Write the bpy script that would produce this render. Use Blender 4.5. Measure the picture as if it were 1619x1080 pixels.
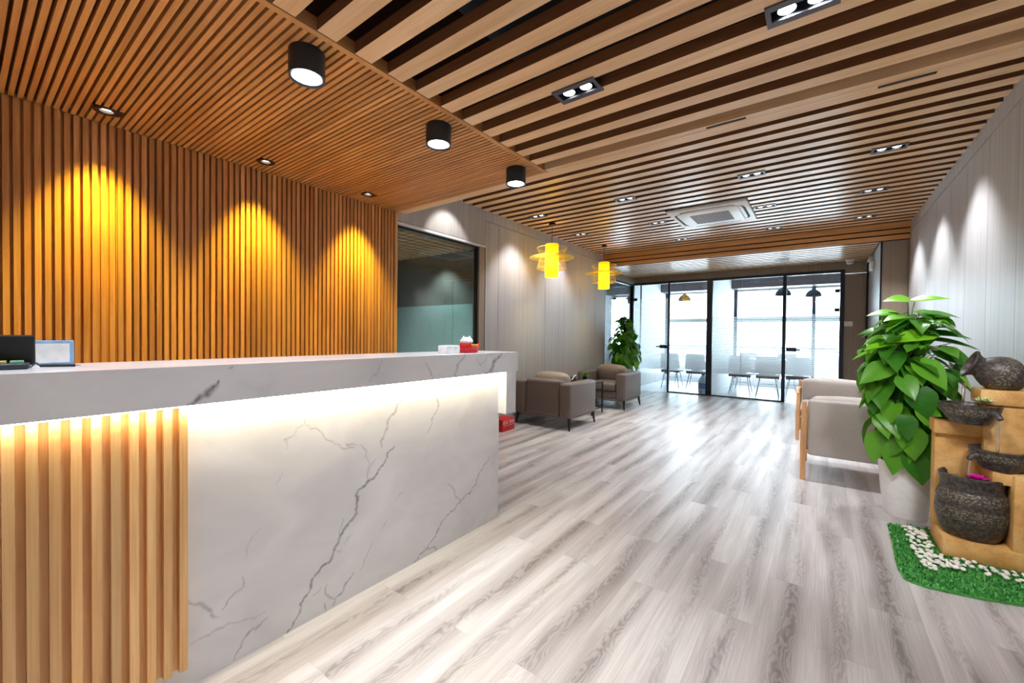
import bpy, bmesh, math, random
from mathutils import Vector, Matrix
PI = math.pi
R = random.Random(7)
for o in list(bpy.data.objects):
    bpy.data.objects.remove(o)
SC = bpy.context.scene
COL = SC.collection

# ------------------------------------------------------------------ camera
cam_d = bpy.data.cameras.new('camera')
cam = bpy.data.objects.new('camera', cam_d); COL.objects.link(cam)
cam_d.sensor_fit = 'HORIZONTAL'; cam_d.sensor_width = 36.0
cam_d.lens = 655.73 / 1619 * 36.0
cam_d.clip_start = 0.02
_r = Vector((0.8023555, 0.5967429, 0.0111115)); _u = Vector((-0.0178020, 0.0053187, 0.9998274)); _w = Vector((-0.5965808, 0.8024148, -0.0148907))
m = Matrix((_r, _u, -_w)).transposed().to_4x4(); m.translation = Vector((0, 0, 1.2))
cam.matrix_world = m
SC.camera = cam

# ------------------------------------------------------------------ sky, exposure
W = bpy.data.worlds.new('sky'); SC.world = W; W.use_nodes = True
W.node_tree.nodes['Background'].inputs[0].default_value = (0.76, 0.88, 1.0, 1)
W.node_tree.nodes['Background'].inputs[1].default_value = 9.5
SC.view_settings.view_transform = 'Standard'; SC.view_settings.look = 'None'
SC.view_settings.gamma = 1.0; SC.view_settings.use_curve_mapping = False
SC.view_settings.exposure = 0.75
SC.cycles.max_bounces = 10; SC.cycles.diffuse_bounces = 5; SC.cycles.glossy_bounces = 4
SC.cycles.transparent_max_bounces = 16; SC.cycles.sample_clamp_indirect = 6.0
SC.cycles.caustics_reflective = False; SC.cycles.caustics_refractive = False

# energies of the lamps
E_TWIN = 28.0      # each spot of a twin downlight
E_NEAR = 16.0      # the same in the lower ceiling
E_CYL = 22.0       # surface cylinders over the counter
E_WASH = 115.0      # warm wall washers over the slatted wall
E_PEND = 9.0       # yellow pendants
E_LED = 6.0       # strip under the counter top
E_DOME = 10.0
# daylight enters through the open window bays from the sky
DAY = []
def area_light(name, loc, rot, sx, sy, energy, color):
    l = bpy.data.lights.new(name, 'AREA'); l.shape = 'RECTANGLE'; l.size = sx; l.size_y = sy
    l.energy = energy; l.color = color
    o = bpy.data.objects.new(name, l); COL.objects.link(o); o.location = loc; o.rotation_euler = rot
    return o
def portal(name, loc, rot, sx, sy):
    o = area_light(name, loc, rot, sx, sy, 1.0, (1, 1, 1)); o.data.cycles.is_portal = True
    return o
portal('window_daylight', (-0.44, 12.12, 1.26), (PI/2, 0, PI), 2.7, 2.3)
portal('window_daylight', (-2.75, 12.12, 1.26), (PI/2, 0, PI), 1.7, 2.3)
portal('window_daylight', (-4.0, 10.05, 1.5), (PI/2, 0, PI), 0.7, 1.3)

# ------------------------------------------------------------------ mesh helpers
class MB:
    def __init__(s): s.v = []; s.f = []; s.mi = []
    def add(s, vs, fs, mi=0):
        b = len(s.v); s.v += [tuple(p) for p in vs]
        for f in fs: s.f.append([b + i for i in f]); s.mi.append(mi)
    def box(s, x0, x1, y0, y1, z0, z1, mi=0, M=None):
        vs = [(x0,y0,z0),(x1,y0,z0),(x1,y1,z0),(x0,y1,z0),(x0,y0,z1),(x1,y0,z1),(x1,y1,z1),(x0,y1,z1)]
        if M: vs = [M @ Vector(p) for p in vs]
        s.add(vs, [(3,2,1,0),(4,5,6,7),(0,1,5,4),(1,2,6,5),(2,3,7,6),(3,0,4,7)], mi)
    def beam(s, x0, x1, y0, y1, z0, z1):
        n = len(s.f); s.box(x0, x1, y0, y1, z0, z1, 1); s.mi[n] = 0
    def quad(s, a, b, c, d, mi=0): s.add([a,b,c,d], [(0,1,2,3)], mi)
    def lathe(s, prof, n=32, c=(0,0,0), mi=0, M=None, close=True):
        """prof = [(r,z)...] revolved about z."""
        vs = []; fs = []
        for r, z in prof:
            for k in range(n):
                a = 2*PI*k/n; vs.append(Vector((c[0]+r*math.cos(a), c[1]+r*math.sin(a), c[2]+z)))
        for i in range(len(prof)-1):
            for k in range(n):
                a = i*n+k; b = i*n+(k+1)%n; fs.append((a,b,b+n,a+n))
        if close:
            if prof[0][0] > 1e-6: fs.append(tuple(reversed(range(n))))
            if prof[-1][0] > 1e-6: fs.append(tuple((len(prof)-1)*n+k for k in range(n)))
        if M: vs = [M @ p for p in vs]
        s.add(vs, fs, mi)
    def cyl(s, x, y, z0, z1, r, r2=None, n=24, mi=0, M=None):
        s.lathe([(r, z0), (r if r2 is None else r2, z1)], n, (x, y, 0), mi, M)
    def tube(s, pts, r, n=8, mi=0, closed=False):
        """r may be a number or a list."""
        pts = [Vector(p) for p in pts]; N = len(pts)
        rs = r if isinstance(r, (list, tuple)) else [r]*N
        base = len(s.v); ref = None
        for i, p in enumerate(pts):
            if closed: t = pts[(i+1)%N] - pts[(i-1)%N]
            else: t = pts[min(i+1,N-1)] - pts[max(i-1,0)]
            t.normalize()
            if ref is None: ref = Vector((0,0,1)) if abs(t.z) < .9 else Vector((1,0,0))
            a = ref - t*ref.dot(t)
            if a.length < 1e-5: a = t.orthogonal()
            a.normalize(); b = t.cross(a); ref = a
            for k in range(n):
                q = 2*PI*k/n; s.v.append(tuple(p + (a*math.cos(q) + b*math.sin(q))*rs[i]))
        L = N if closed else N-1
        for i in range(L):
            j = (i+1)%N
            for k in range(n):
                s.f.append([base+i*n+k, base+i*n+(k+1)%n, base+j*n+(k+1)%n, base+j*n+k]); s.mi.append(mi)
        if not closed:
            s.f.append([base+k for k in reversed(range(n))]); s.mi.append(mi)
            s.f.append([base+(N-1)*n+k for k in range(n)]); s.mi.append(mi)
    def rbox(s, x0, x1, y0, y1, z0, z1, r, seg=3, mi=0, M=None, puff=0.0, cuts=0):
        """rounded box; puff swells the faces like a cushion"""
        bm = bmesh.new()
        bmesh.ops.create_cube(bm, size=1.0)
        cx, cy, cz = (x0+x1)/2, (y0+y1)/2, (z0+z1)/2; dx, dy, dz = x1-x0, y1-y0, z1-z0
        for v in bm.verts: v.co = Vector((v.co.x*dx, v.co.y*dy, v.co.z*dz))
        bmesh.ops.bevel(bm, geom=bm.edges[:], offset=min(r, .49*min(dx,dy,dz)), segments=seg, profile=.5, affect='EDGES', clamp_overlap=True)
        if cuts:
            bmesh.ops.subdivide_edges(bm, edges=[e for e in bm.edges if e.calc_length() > .3*max(dx,dy,dz)], cuts=cuts, use_grid_fill=True)
        if puff:
            for v in bm.verts:
                a, b, c = v.co.x/dx*2, v.co.y/dy*2, v.co.z/dz*2
                k = [max(0, 1-t*t) for t in (a, b, c)]
                d = Vector((a*k[1]*k[2], b*k[0]*k[2], c*k[0]*k[1]))*puff
                v.co += d
        vs = [Vector((v.co.x+cx, v.co.y+cy, v.co.z+cz)) for v in bm.verts]
        if M: vs = [M @ p for p in vs]
        s.add(vs, [[v.index for v in f.verts] for f in bm.faces], mi); bm.free()
    def build(s, name, mats, parent=None, smooth=False, angle=40):
        me = bpy.data.meshes.new(name); me.from_pydata(s.v, [], s.f)
        if not isinstance(mats, (list, tuple)): mats = [mats]
        for q in mats: me.materials.append(q)
        if len(mats) > 1: me.polygons.foreach_set('material_index', s.mi)
        me.update()
        bm = bmesh.new(); bm.from_mesh(me); bmesh.ops.recalc_face_normals(bm, faces=bm.faces[:]); bm.to_mesh(me); bm.free()
        if smooth:
            me.polygons.foreach_set('use_smooth', [True]*len(me.polygons))
            me.set_sharp_from_angle(angle=math.radians(angle))
        o = bpy.data.objects.new(name, me); COL.objects.link(o)
        if parent:
            o.parent = parent
        return o
def tag(o, label=None, cat=None, group=None, kind=None):
    if label: o['label'] = label
    if cat: o['category'] = cat
    if group: o['group'] = group
    if kind: o['kind'] = kind
    return o
def thing(name, label, cat, loc=(0,0,0), rz=0.0, group=None):
    o = bpy.data.objects.new(name, None); COL.objects.link(o); o.empty_display_size = .1
    o.location = loc; o.rotation_euler = (0, 0, rz)
    return tag(o, label, cat, group)
def struct(mb, name, mats, parent=None, **k):
    o = mb.build(name, mats, parent, **k); o['kind'] = 'structure'; return o
def dup(root, loc, rz, label=None):
    r = root.copy(); COL.objects.link(r); r.location = loc; r.rotation_euler = (0, 0, rz)
    if label: r['label'] = label
    for ch in list(root.children):
        c = ch.copy(); COL.objects.link(c); c.parent = r
        for g in list(ch.children):
            d = g.copy(); COL.objects.link(d); d.parent = c
    return r
def spot(name, parent, loc, target, energy, color, size_deg, blend=.5, radius=.03):
    l = bpy.data.lights.new(name, 'SPOT'); l.energy = energy; l.color = color
    l.spot_size = math.radians(size_deg); l.spot_blend = blend; l.shadow_soft_size = radius
    o = bpy.data.objects.new(name, l); COL.objects.link(o); o.location = loc
    o.rotation_euler = (Vector(target) - Vector(loc)).to_track_quat('-Z', 'Y').to_euler()
    if parent: o.parent = parent
    return o

# ------------------------------------------------------------------ materials
def lin(r, g, b):
    f = lambda c: (c/255/12.92) if c/255 <= .04045 else ((c/255+.055)/1.055)**2.4
    return (f(r), f(g), f(b), 1)
class NT:
    def __init__(s, name):
        s.m = bpy.data.materials.new(name); s.m.use_nodes = True; s.t = s.m.node_tree
        s.b = s.t.nodes['Principled BSDF']; s.out = s.t.nodes['Material Output']
    def n(s, kind, **kw):
        q = s.t.nodes.new(kind)
        for k, v in kw.items():
            if k.startswith('i_'):
                key = k[2:]; key = int(key) if key.isdigit() else key.replace('_', ' ')
                q.inputs[key].default_value = v
            else: setattr(q, k, v)
        return q
    def l(s, a, b): s.t.links.new(a, b)
    def math(s, op, a, b=None, clamp=False):
        q = s.n('ShaderNodeMath', operation=op, use_clamp=clamp)
        for i, x in enumerate((a, b)):
            if x is None: continue
            if isinstance(x, (int, float)): q.inputs[i].default_value = x
            else: s.l(x, q.inputs[i])
        return q.outputs[0]
    def ramp(s, fac, stops, interp='LINEAR'):
        q = s.n('ShaderNodeValToRGB'); q.color_ramp.interpolation = interp
        e = q.color_ramp.elements
        while len(e) < len(stops): e.new(.5)
        for i, (p, c) in enumerate(stops): e[i].position = p; e[i].color = c
        s.l(fac, q.inputs[0]); return q.outputs[0]
    def mix(s, fac, a, b, mode='MIX'):
        q = s.n('ShaderNodeMix', data_type='RGBA', blend_type=mode)
        for inp, x in ((q.inputs[0], fac), (q.inputs[6], a), (q.inputs[7], b)):
            if isinstance(x, (int, float)): inp.default_value = x
            elif isinstance(x, tuple): inp.default_value = x
            else: s.l(x, inp)
        return q.outputs[2]
    def objco(s, scale=(1,1,1), island=False, island_amt=13.0):
        c = s.n('ShaderNodeTexCoord').outputs['Object']
        if island:
            g = s.n('ShaderNodeNewGeometry').outputs['Random Per Island']
            cm = s.n('ShaderNodeCombineXYZ'); k = s.math('MULTIPLY', g, island_amt)
            for i in range(3): s.l(k, cm.inputs[i])
            a = s.n('ShaderNodeVectorMath', operation='ADD'); s.l(c, a.inputs[0]); s.l(cm.outputs[0], a.inputs[1]); c = a.outputs[0]
        mp = s.n('ShaderNodeVectorMath', operation='MULTIPLY'); s.l(c, mp.inputs[0]); mp.inputs[1].default_value = scale
        return mp.outputs[0]
    def set(s, **kw):
        for k, v in kw.items():
            inp = s.b.inputs[k.replace('_', ' ')]
            if hasattr(v, 'is_linked') or isinstance(v, bpy.types.NodeSocket): s.l(v, inp)
            else: inp.default_value = v
        return s
    def bump(s, h, strength=.2, dist=.01):
        q = s.n('ShaderNodeBump'); q.inputs['Strength'].default_value = strength; q.inputs['Distance'].default_value = dist
        s.l(h, q.inputs['Height']); s.l(q.outputs[0], s.b.inputs['Normal'])

def plain(name, rgb, rough=.5, metal=0.0, spec=.5, noise=0.06, scale=30, bump=0.0):
    t = NT(name); c = lin(*rgb)
    nz = t.n('ShaderNodeTexNoise', i_Scale=scale, i_Detail=4.0); t.l(t.objco(), nz.inputs['Vector'])
    d = tuple(max(0, x*(1-noise*2)) for x in c[:3]) + (1,); u = tuple(min(1, x*(1+noise*2)) for x in c[:3]) + (1,)
    t.set(Base_Color=t.ramp(nz.outputs[0], [(.3, d), (.7, u)]), Roughness=rough, Metallic=metal)
    t.b.inputs['Specular IOR Level'].default_value = spec
    if bump: t.bump(nz.outputs[0], bump, .005)
    return t.m
def wood(name, dark, mid, light, axis, rough=.45, island=True, vary=.22, grain=1.0):
    t = NT(name); sc = [14.0, 14.0, 14.0]; sc[axis] = .9
    v = t.objco(tuple(x*grain for x in sc), island)
    n1 = t.n('ShaderNodeTexNoise', i_Scale=1.0, i_Detail=5.0, i_Roughness=.6, i_Distortion=.6); t.l(v, n1.inputs['Vector'])
    sc2 = [130.0, 130.0, 130.0]; sc2[axis] = 3.0
    n2 = t.n('ShaderNodeTexNoise', i_Scale=1.0, i_Detail=2.0); t.l(t.objco(tuple(sc2), island), n2.inputs['Vector'])
    base = t.ramp(n1.outputs[0], [(.28, lin(*dark)), (.5, lin(*mid)), (.72, lin(*light))])
    base = t.mix(.25, base, t.ramp(n2.outputs[0], [(.35, lin(*dark)), (.65, lin(*light))]), 'MIX')
    if island:
        g = t.n('ShaderNodeNewGeometry').outputs['Random Per Island']
        k = t.math('ADD', t.math('MULTIPLY', g, vary*2), 1-vary)
        hsv = t.n('ShaderNodeHueSaturation'); t.l(base, hsv.inputs['Color']); t.l(k, hsv.inputs['Value']); base = hsv.outputs[0]
    t.set(Base_Color=base, Roughness=rough); t.bump(n2.outputs[0], .06, .003)
    return t.m
def emit(name, rgb, strength):
    t = NT(name); c = tuple(x/255 for x in rgb) + (1,)
    t.set(Base_Color=c, Emission_Color=c, Emission_Strength=strength); return t.m
def glass(name, tint=(.95,.98,.98), refl=.07, rough=0.0):
    t = NT(name); t.t.nodes.remove(t.b)
    tr = t.n('ShaderNodeBsdfTransparent'); tr.inputs[0].default_value = tint + (1,)
    gl = t.n('ShaderNodeBsdfGlossy'); gl.inputs['Roughness'].default_value = rough
    lw = t.n('ShaderNodeLayerWeight', i_Blend=.35)
    mx = t.n('ShaderNodeMixShader'); t.l(t.math('MULTIPLY_ADD', lw.outputs['Fresnel'], .5) if False else t.math('ADD', t.math('MULTIPLY', lw.outputs['Fresnel'], .35), refl), mx.inputs[0])
    t.l(tr.outputs[0], mx.inputs[1]); t.l(gl.outputs[0], mx.inputs[2]); t.l(mx.outputs[0], t.out.inputs[0]); return t.m
M = {}
M['oak_wall'] = wood('oak_wall', (168,108,62), (202,142,86), (224,170,112), 2)
M['oak_ceiling'] = wood('oak_ceiling', (172,114,64), (204,146,88), (222,168,108), 0, vary=.14)
M['oak_counter'] = wood('oak_counter', (196,146,88), (222,176,118), (238,202,150), 2)
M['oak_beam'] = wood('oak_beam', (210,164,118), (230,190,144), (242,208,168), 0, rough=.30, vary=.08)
M['beam_side'] = wood('beam_side', (100,64,36), (122,82,50), (140,98,64), 0, rough=.5, vary=.08)  # darker brown for beam sides and tops; undersides take the paler wood
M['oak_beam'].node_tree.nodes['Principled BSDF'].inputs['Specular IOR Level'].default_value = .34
M['oak_trim'] = wood('oak_trim', (170,110,60), (196,138,84), (212,158,102), 1, vary=.05)
M['beech'] = wood('beech', (196,140,92), (222,170,118), (236,190,142), 2, rough=.4, vary=.08)
M['backing'] = plain('backing', (70,38,18), .8)
M['plenum'] = plain('plenum', (16,15,18), .9)
M['taupe'] = plain('taupe', (150,138,124), .6)
M['white_paint'] = plain('white_paint', (232,234,236), .6, noise=.02)
M['baseboard'] = plain('baseboard', (225,225,228), .5, noise=.02)
M['black_metal'] = plain('black_metal', (26,30,38), .4, spec=.4)
M['dark_frame'] = plain('dark_frame', (24,40,58), .4, spec=.4)
M['lamp_black'] = plain('lamp_black', (32,46,58), .45)
M['spot_bronze'] = plain('spot_bronze', (44,26,18), .4)
M['grey_frame'] = plain('grey_frame', (72,68,78), .4)
M['silver'] = plain('silver', (190,192,198), .25, metal=.9)
M['chrome'] = plain('chrome', (205,208,214), .15, metal=1.0)
M['white_plastic'] = plain('white_plastic', (242,240,236), .4, noise=.02)
M['dark_slot'] = plain('dark_slot', (44,40,42), .7)
M['grille'] = plain('grille', (176,168,170), .5)
M['lens'] = emit('lens', (255,252,246), 9.0)
M['lens_cool'] = emit('lens_cool', (240,250,255), 14.0)
M['lens_warm'] = emit('lens_warm', (255,226,190), 7.0)
M['led'] = emit('led', (255,240,210), 14.0)
M['glass'] = glass('glass')
M['dark_glass'] = glass('dark_glass', (.84,.88,.87), .0)
M['leather'] = plain('leather', (108,98,93), .42, noise=.05, scale=60, bump=.05)
M['leather_cushion'] = plain('leather_cushion', (140,128,119), .45, noise=.06, scale=18, bump=.25)
M['beige'] = plain('beige', (178,172,168), .65, noise=.03, scale=90, bump=.05)
M['black_fabric'] = plain('black_fabric', (34,33,36), .8)
M['pot_white'] = plain('pot_white', (238,240,243), .35, noise=.02)
M['soil'] = plain('soil', (50,38,28), .95, noise=.2)
M['coir'] = plain('coir', (44,36,30), .95, noise=.25, bump=.5)
M['stem'] = plain('stem', (96,140,52), .5)
M['red'] = plain('red', (196,16,26), .4)
M['gold'] = plain('gold', (226,160,60), .3, metal=.6)
M['white_card'] = plain('white_card', (236,240,244), .6)
M['blue_edge'] = plain('blue_edge', (128,172,214), .4)
M['pink'] = plain('pink', (236,40,200), .5); M['tab_pink'] = plain('tab_pink', (226,150,170), .6); M['tab_yellow'] = plain('tab_yellow', (226,220,130), .6); M['tab_green'] = plain('tab_green', (140,210,170), .6)
M['petal_white'] = plain('petal_white', (240,240,214), .5); M['petal_green'] = plain('petal_green', (196,220,120), .5)
M['teal_panel'] = plain('teal_panel', (150,190,190), .35); M['dark_panel'] = plain('dark_panel', (92,98,94), .5)
M['pebble'] = plain('pebble', (240,238,232), .6, noise=.04)
M['tile'] = plain('tile', (222,226,230), .25, noise=.02, scale=2)
M['water_bottle'] = plain('water_bottle', (190,214,236), .15, noise=.05); M['blue'] = plain('blue', (30,110,190), .4)
M['cord'] = plain('cord', (170,168,166), .5)

def panel_mat(name, a, b, axis=0):
    """laminate wall panel: fine vertical streaks"""
    t = NT(name); sc = (40.0, 40.0, .35)
    n1 = t.n('ShaderNodeTexNoise', i_Scale=1.0, i_Detail=4.0, i_Roughness=.65); t.l(t.objco(sc, True), n1.inputs['Vector'])
    base = t.ramp(n1.outputs[0], [(.3, lin(*a)), (.7, lin(*b))])
    t.set(Base_Color=base, Roughness=.42); return t.m
M['panel'] = panel_mat('panel', (170,168,169), (194,192,192))
M['panel_plain'] = panel_mat('panel_plain', (140,126,112), (156,142,126))

def floor_mat():
    t = NT('floor_laminate')
    c = t.n('ShaderNodeTexCoord').outputs['Object']
    sp = t.n('ShaderNodeSeparateXYZ'); t.l(c, sp.inputs[0])
    cb = t.n('ShaderNodeCombineXYZ'); t.l(sp.outputs[1], cb.inputs[0]); t.l(sp.outputs[0], cb.inputs[1])
    br = t.n('ShaderNodeTexBrick', offset=.37, squash=1.0)
    br.inputs['Color1'].default_value = (0,0,0,1); br.inputs['Color2'].default_value = (1,1,1,1); br.inputs['Mortar'].default_value = (.5,.5,.5,1)
    br.inputs['Scale'].default_value = 1.0; br.inputs['Brick Width'].default_value = 1.22; br.inputs['Row Height'].default_value = .185
    br.inputs['Mortar Size'].default_value = .0012; br.inputs['Mortar Smooth'].default_value = .2
    t.l(cb.outputs[0], br.inputs['Vector'])
    rnd = t.n('ShaderNodeSeparateColor'); t.l(br.outputs['Color'], rnd.inputs[0]); rv = rnd.outputs[0]
    off = t.n('ShaderNodeCombineXYZ'); k = t.math('MULTIPLY', rv, 37.0); t.l(k, off.inputs[0]); t.l(k, off.inputs[1])
    ad = t.n('ShaderNodeVectorMath', operation='ADD'); t.l(c, ad.inputs[0]); t.l(off.outputs[0], ad.inputs[1])
    def sc(x, y):
        q = t.n('ShaderNodeVectorMath', operation='MULTIPLY'); t.l(ad.outputs[0], q.inputs[0]); q.inputs[1].default_value = (x, y, 1); return q.outputs[0]
    broad = t.n('ShaderNodeTexNoise', i_Scale=1.0, i_Detail=3.0, i_Roughness=.5, i_Distortion=.3); t.l(sc(9, .7), broad.inputs['Vector'])
    wob = t.n('ShaderNodeTexNoise', i_Scale=1.0, i_Detail=2.0); t.l(sc(1.2, 1.7), wob.inputs['Vector'])
    # position across the plank, wandering a little along it
    u = t.math('SUBTRACT', t.math('FRACT', t.math('DIVIDE', sp.outputs[0], .185)), .5)
    u = t.math('ADD', u, t.math('MULTIPLY', t.math('SUBTRACT', wob.outputs[0], .5), .55))
    au = t.math('ABSOLUTE', u)
    heart = t.math('SUBTRACT', 1.0, t.math('MULTIPLY', au, 2.7), clamp=True)
    heart = t.math('MULTIPLY', heart, t.ramp(broad.outputs[0], [(.34, (1,1,1,1)), (.62, (.15,.15,.15,1))]))
    rough_n = t.n('ShaderNodeTexNoise', i_Scale=1.0, i_Detail=3.0, i_Roughness=.55); t.l(sc(11, 3.2), rough_n.inputs['Vector'])
    sy = t.n('ShaderNodeSeparateXYZ'); t.l(ad.outputs[0], sy.inputs[0])
    field = t.math('ADD', t.math('ADD', t.math('MULTIPLY', t.math('MULTIPLY', u, u), 5.0), t.math('MULTIPLY', sy.outputs[1], .45)), t.math('MULTIPLY', rough_n.outputs[0], 1.0))
    rings = t.math('SINE', t.math('MULTIPLY', field, 62.0))
    fine = t.n('ShaderNodeTexNoise', i_Scale=1.0, i_Detail=3.0); t.l(sc(170, 3.5), fine.inputs['Vector'])
    base = t.ramp(broad.outputs[0], [(.28, lin(176,171,170)), (.45, lin(196,192,192)), (.62, lin(212,210,210))])
    base = t.mix(t.math('MULTIPLY', heart, .80), base, lin(140,131,130))
    rg = t.math('MULTIPLY', t.math('MULTIPLY', t.math('ADD', rings, .4, clamp=True), heart), .62)
    base = t.mix(rg, base, lin(92,84,84))
    base = t.mix(t.math('MULTIPLY', t.ramp(fine.outputs[0], [(.42,(1,1,1,1)),(.6,(0,0,0,1))]), .20), base, lin(138,131,130))
    hsv = t.n('ShaderNodeHueSaturation'); t.l(base, hsv.inputs['Color']); t.l(t.math('ADD', t.math('MULTIPLY', rv, .06), .95), hsv.inputs['Value'])
    base = t.mix(t.math('MULTIPLY', br.outputs['Fac'], .2), hsv.outputs[0], lin(120,110,104))
    t.set(Base_Color=base, Roughness=t.math('ADD', t.math('MULTIPLY', fine.outputs[0], .12), .26)); t.bump(fine.outputs[0], .05, .002)
    t.b.inputs['Specular IOR Level'].default_value = .5
    return t.m
M['floor'] = floor_mat()

def marble_mat():
    t = NT('marble')
    a = t.n('ShaderNodeAttribute', attribute_name='vein')
    n = t.n('ShaderNodeTexNoise', i_Scale=3.0, i_Detail=6.0, i_Distortion=.8); t.l(t.objco((1,1,1.6)), n.inputs['Vector'])
    base = t.ramp(n.outputs[0], [(.3, lin(206,208,215)), (.7, lin(224,226,231))])
    nb = t.n('ShaderNodeTexNoise', i_Scale=70.0, i_Detail=3.0); t.l(t.objco(), nb.inputs['Vector'])
    k = t.math('MULTIPLY', a.outputs['Fac'], t.math('ADD', t.math('MULTIPLY', nb.outputs[0], .9), .5), clamp=True)
    base = t.mix(k, base, lin(112,112,120))
    t.set(Base_Color=base, Roughness=.22); return t.m
M['marble'] = marble_mat()

def leaf_mat(name, dark, light):
    t = NT(name)
    g = t.n('ShaderNodeNewGeometry').outputs['Random Per Island']
    n = t.n('ShaderNodeTexNoise', i_Scale=30.0, i_Detail=2.0); t.l(t.objco(), n.inputs['Vector'])
    f = t.math('ADD', t.math('MULTIPLY', t.math('POWER', g, 1.2), .9), t.math('MULTIPLY', n.outputs[0], .18), clamp=True)
    c = t.ramp(f, [(0, lin(*dark)), (1, lin(*light))])
    t.set(Base_Color=c, Roughness=.32)
    tl = t.n('ShaderNodeBsdfTranslucent'); t.l(c, tl.inputs[0])
    mx = t.n('ShaderNodeMixShader'); mx.inputs[0].default_value = .25
    t.l(t.b.outputs[0], mx.inputs[1]); t.l(tl.outputs[0], mx.inputs[2]); t.l(mx.outputs[0], t.out.inputs[0]); return t.m
M['leaf'] = leaf_mat('leaf', (30,104,32), (124,200,54))
M['leaf_new'] = leaf_mat('leaf_new', (100,196,24), (158,232,56))
M['leaf_small'] = leaf_mat('leaf_small', (60,120,30), (130,200,60))
M['turf'] = leaf_mat('turf', (24,124,52), (120,206,110))

def stone_mat():
    t = NT('sandstone'); v = t.objco()
    n = t.n('ShaderNodeTexNoise', i_Scale=7.0, i_Detail=6.0, i_Roughness=.6); t.l(v, n.inputs['Vector'])
    n2 = t.n('ShaderNodeTexNoise', i_Scale=160.0, i_Detail=2.0); t.l(v, n2.inputs['Vector'])
    c = t.ramp(n.outputs[0], [(.3, lin(190,138,72)), (.5, lin(220,172,104)), (.72, lin(236,198,136))])
    c = t.mix(t.math('MULTIPLY', t.ramp(n2.outputs[0], [(.62,(0,0,0,1)),(.7,(1,1,1,1))]), .5), c, lin(120,76,40))
    t.set(Base_Color=c, Roughness=.6); t.bump(n2.outputs[0], .3, .003); return t.m
M['sandstone'] = stone_mat()
def bronze_mat():
    t = NT('dark_pottery'); v = t.objco()
    n = t.n('ShaderNodeTexNoise', i_Scale=60.0, i_Detail=4.0); t.l(v, n.inputs['Vector'])
    n2 = t.n('ShaderNodeTexNoise', i_Scale=9.0, i_Detail=2.0); t.l(v, n2.inputs['Vector'])
    c = t.ramp(n.outputs[0], [(.35, lin(52,47,46)), (.6, lin(88,81,78)), (.8, lin(122,114,108))])
    t.set(Base_Color=c, Roughness=.42, Metallic=.25); t.bump(n.outputs[0], .35, .004); return t.m
M['pottery'] = bronze_mat()
def band_mat():
    t = NT('pottery_band'); v = t.objco()
    n = t.n('ShaderNodeTexVoronoi', i_Scale=95.0); t.l(v, n.inputs['Vector'])
    c = t.ramp(n.outputs['Distance'], [(.15, lin(138,132,114)), (.6, lin(74,68,62))])
    t.set(Base_Color=c, Roughness=.45, Metallic=.2); t.bump(n.outputs['Distance'], .6, .004); return t.m
M['pottery_band'] = band_mat()
def film_mat():
    """frosted film of horizontal stripes; the stripes grow denser downwards"""
    t = NT('frosted_film'); t.t.nodes.remove(t.b)
    c = t.n('ShaderNodeTexCoord').outputs['Object']; sp = t.n('ShaderNodeSeparateXYZ'); t.l(c, sp.inputs[0]); z = sp.outputs[2]
    fr = t.math('FRACT', t.math('DIVIDE', z, .032))
    dens = t.n('ShaderNodeMapRange'); t.l(z, dens.inputs[0]); dens.inputs[1].default_value = 1.64; dens.inputs[2].default_value = .5; dens.inputs[3].default_value = .35; dens.inputs[4].default_value = .9
    on = t.math('LESS_THAN', fr, dens.outputs[0])
    tr = t.n('ShaderNodeBsdfTransparent')
    df = t.n('ShaderNodeBsdfDiffuse'); df.inputs[0].default_value = (.86,.88,.9,1)
    tl = t.n('ShaderNodeBsdfTranslucent'); tl.inputs[0].default_value = (.88,.92,.95,1)
    m1 = t.n('ShaderNodeMixShader'); m1.inputs[0].default_value = .7; t.l(df.outputs[0], m1.inputs[1]); t.l(tl.outputs[0], m1.inputs[2])
    m2 = t.n('ShaderNodeMixShader'); t.l(t.math('MULTIPLY', on, .97), m2.inputs[0]); t.l(tr.outputs[0], m2.inputs[1]); t.l(m1.outputs[0], m2.inputs[2])
    t.l(m2.outputs[0], t.out.inputs[0]); return t.m
M['film'] = film_mat()
def shade_mat(name, rgb, strength):
    t = NT(name); c = lin(*rgb)
    tl = t.n('ShaderNodeBsdfTranslucent'); tl.inputs[0].default_value = c
    mx = t.n('ShaderNodeMixShader'); mx.inputs[0].default_value = .4
    t.set(Base_Color=c, Roughness=.6, Emission_Color=c, Emission_Strength=strength)
    t.l(t.b.outputs[0], mx.inputs[1]); t.l(tl.outputs[0], mx.inputs[2]); t.l(mx.outputs[0], t.out.inputs[0]); return t.m
M['paper'] = shade_mat('paper', (255,222,30), .40)
M['bamboo'] = plain('bamboo', (244,220,90), .5)
M['bamboo_dark'] = plain('bamboo_dark', (110,90,40), .5)
def water_mat():
    t = NT('water'); t.t.nodes.remove(t.b)
    tr = t.n('ShaderNodeBsdfTransparent'); gl = t.n('ShaderNodeBsdfGlossy'); gl.inputs['Roughness'].default_value = .08
    n = t.n('ShaderNodeTexNoise', i_Scale=60.0); t.l(t.objco((1,1,.2)), n.inputs['Vector'])
    mx = t.n('ShaderNodeMixShader'); t.l(t.ramp(n.outputs[0], [(.4,(.12,.12,.12,1)),(.65,(.6,.6,.6,1))]), mx.inputs[0]); t.l(tr.outputs[0], mx.inputs[1]); t.l(gl.outputs[0], mx.inputs[2]); t.l(mx.outputs[0], t.out.inputs[0]); return t.m
M['water'] = water_mat()

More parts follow.
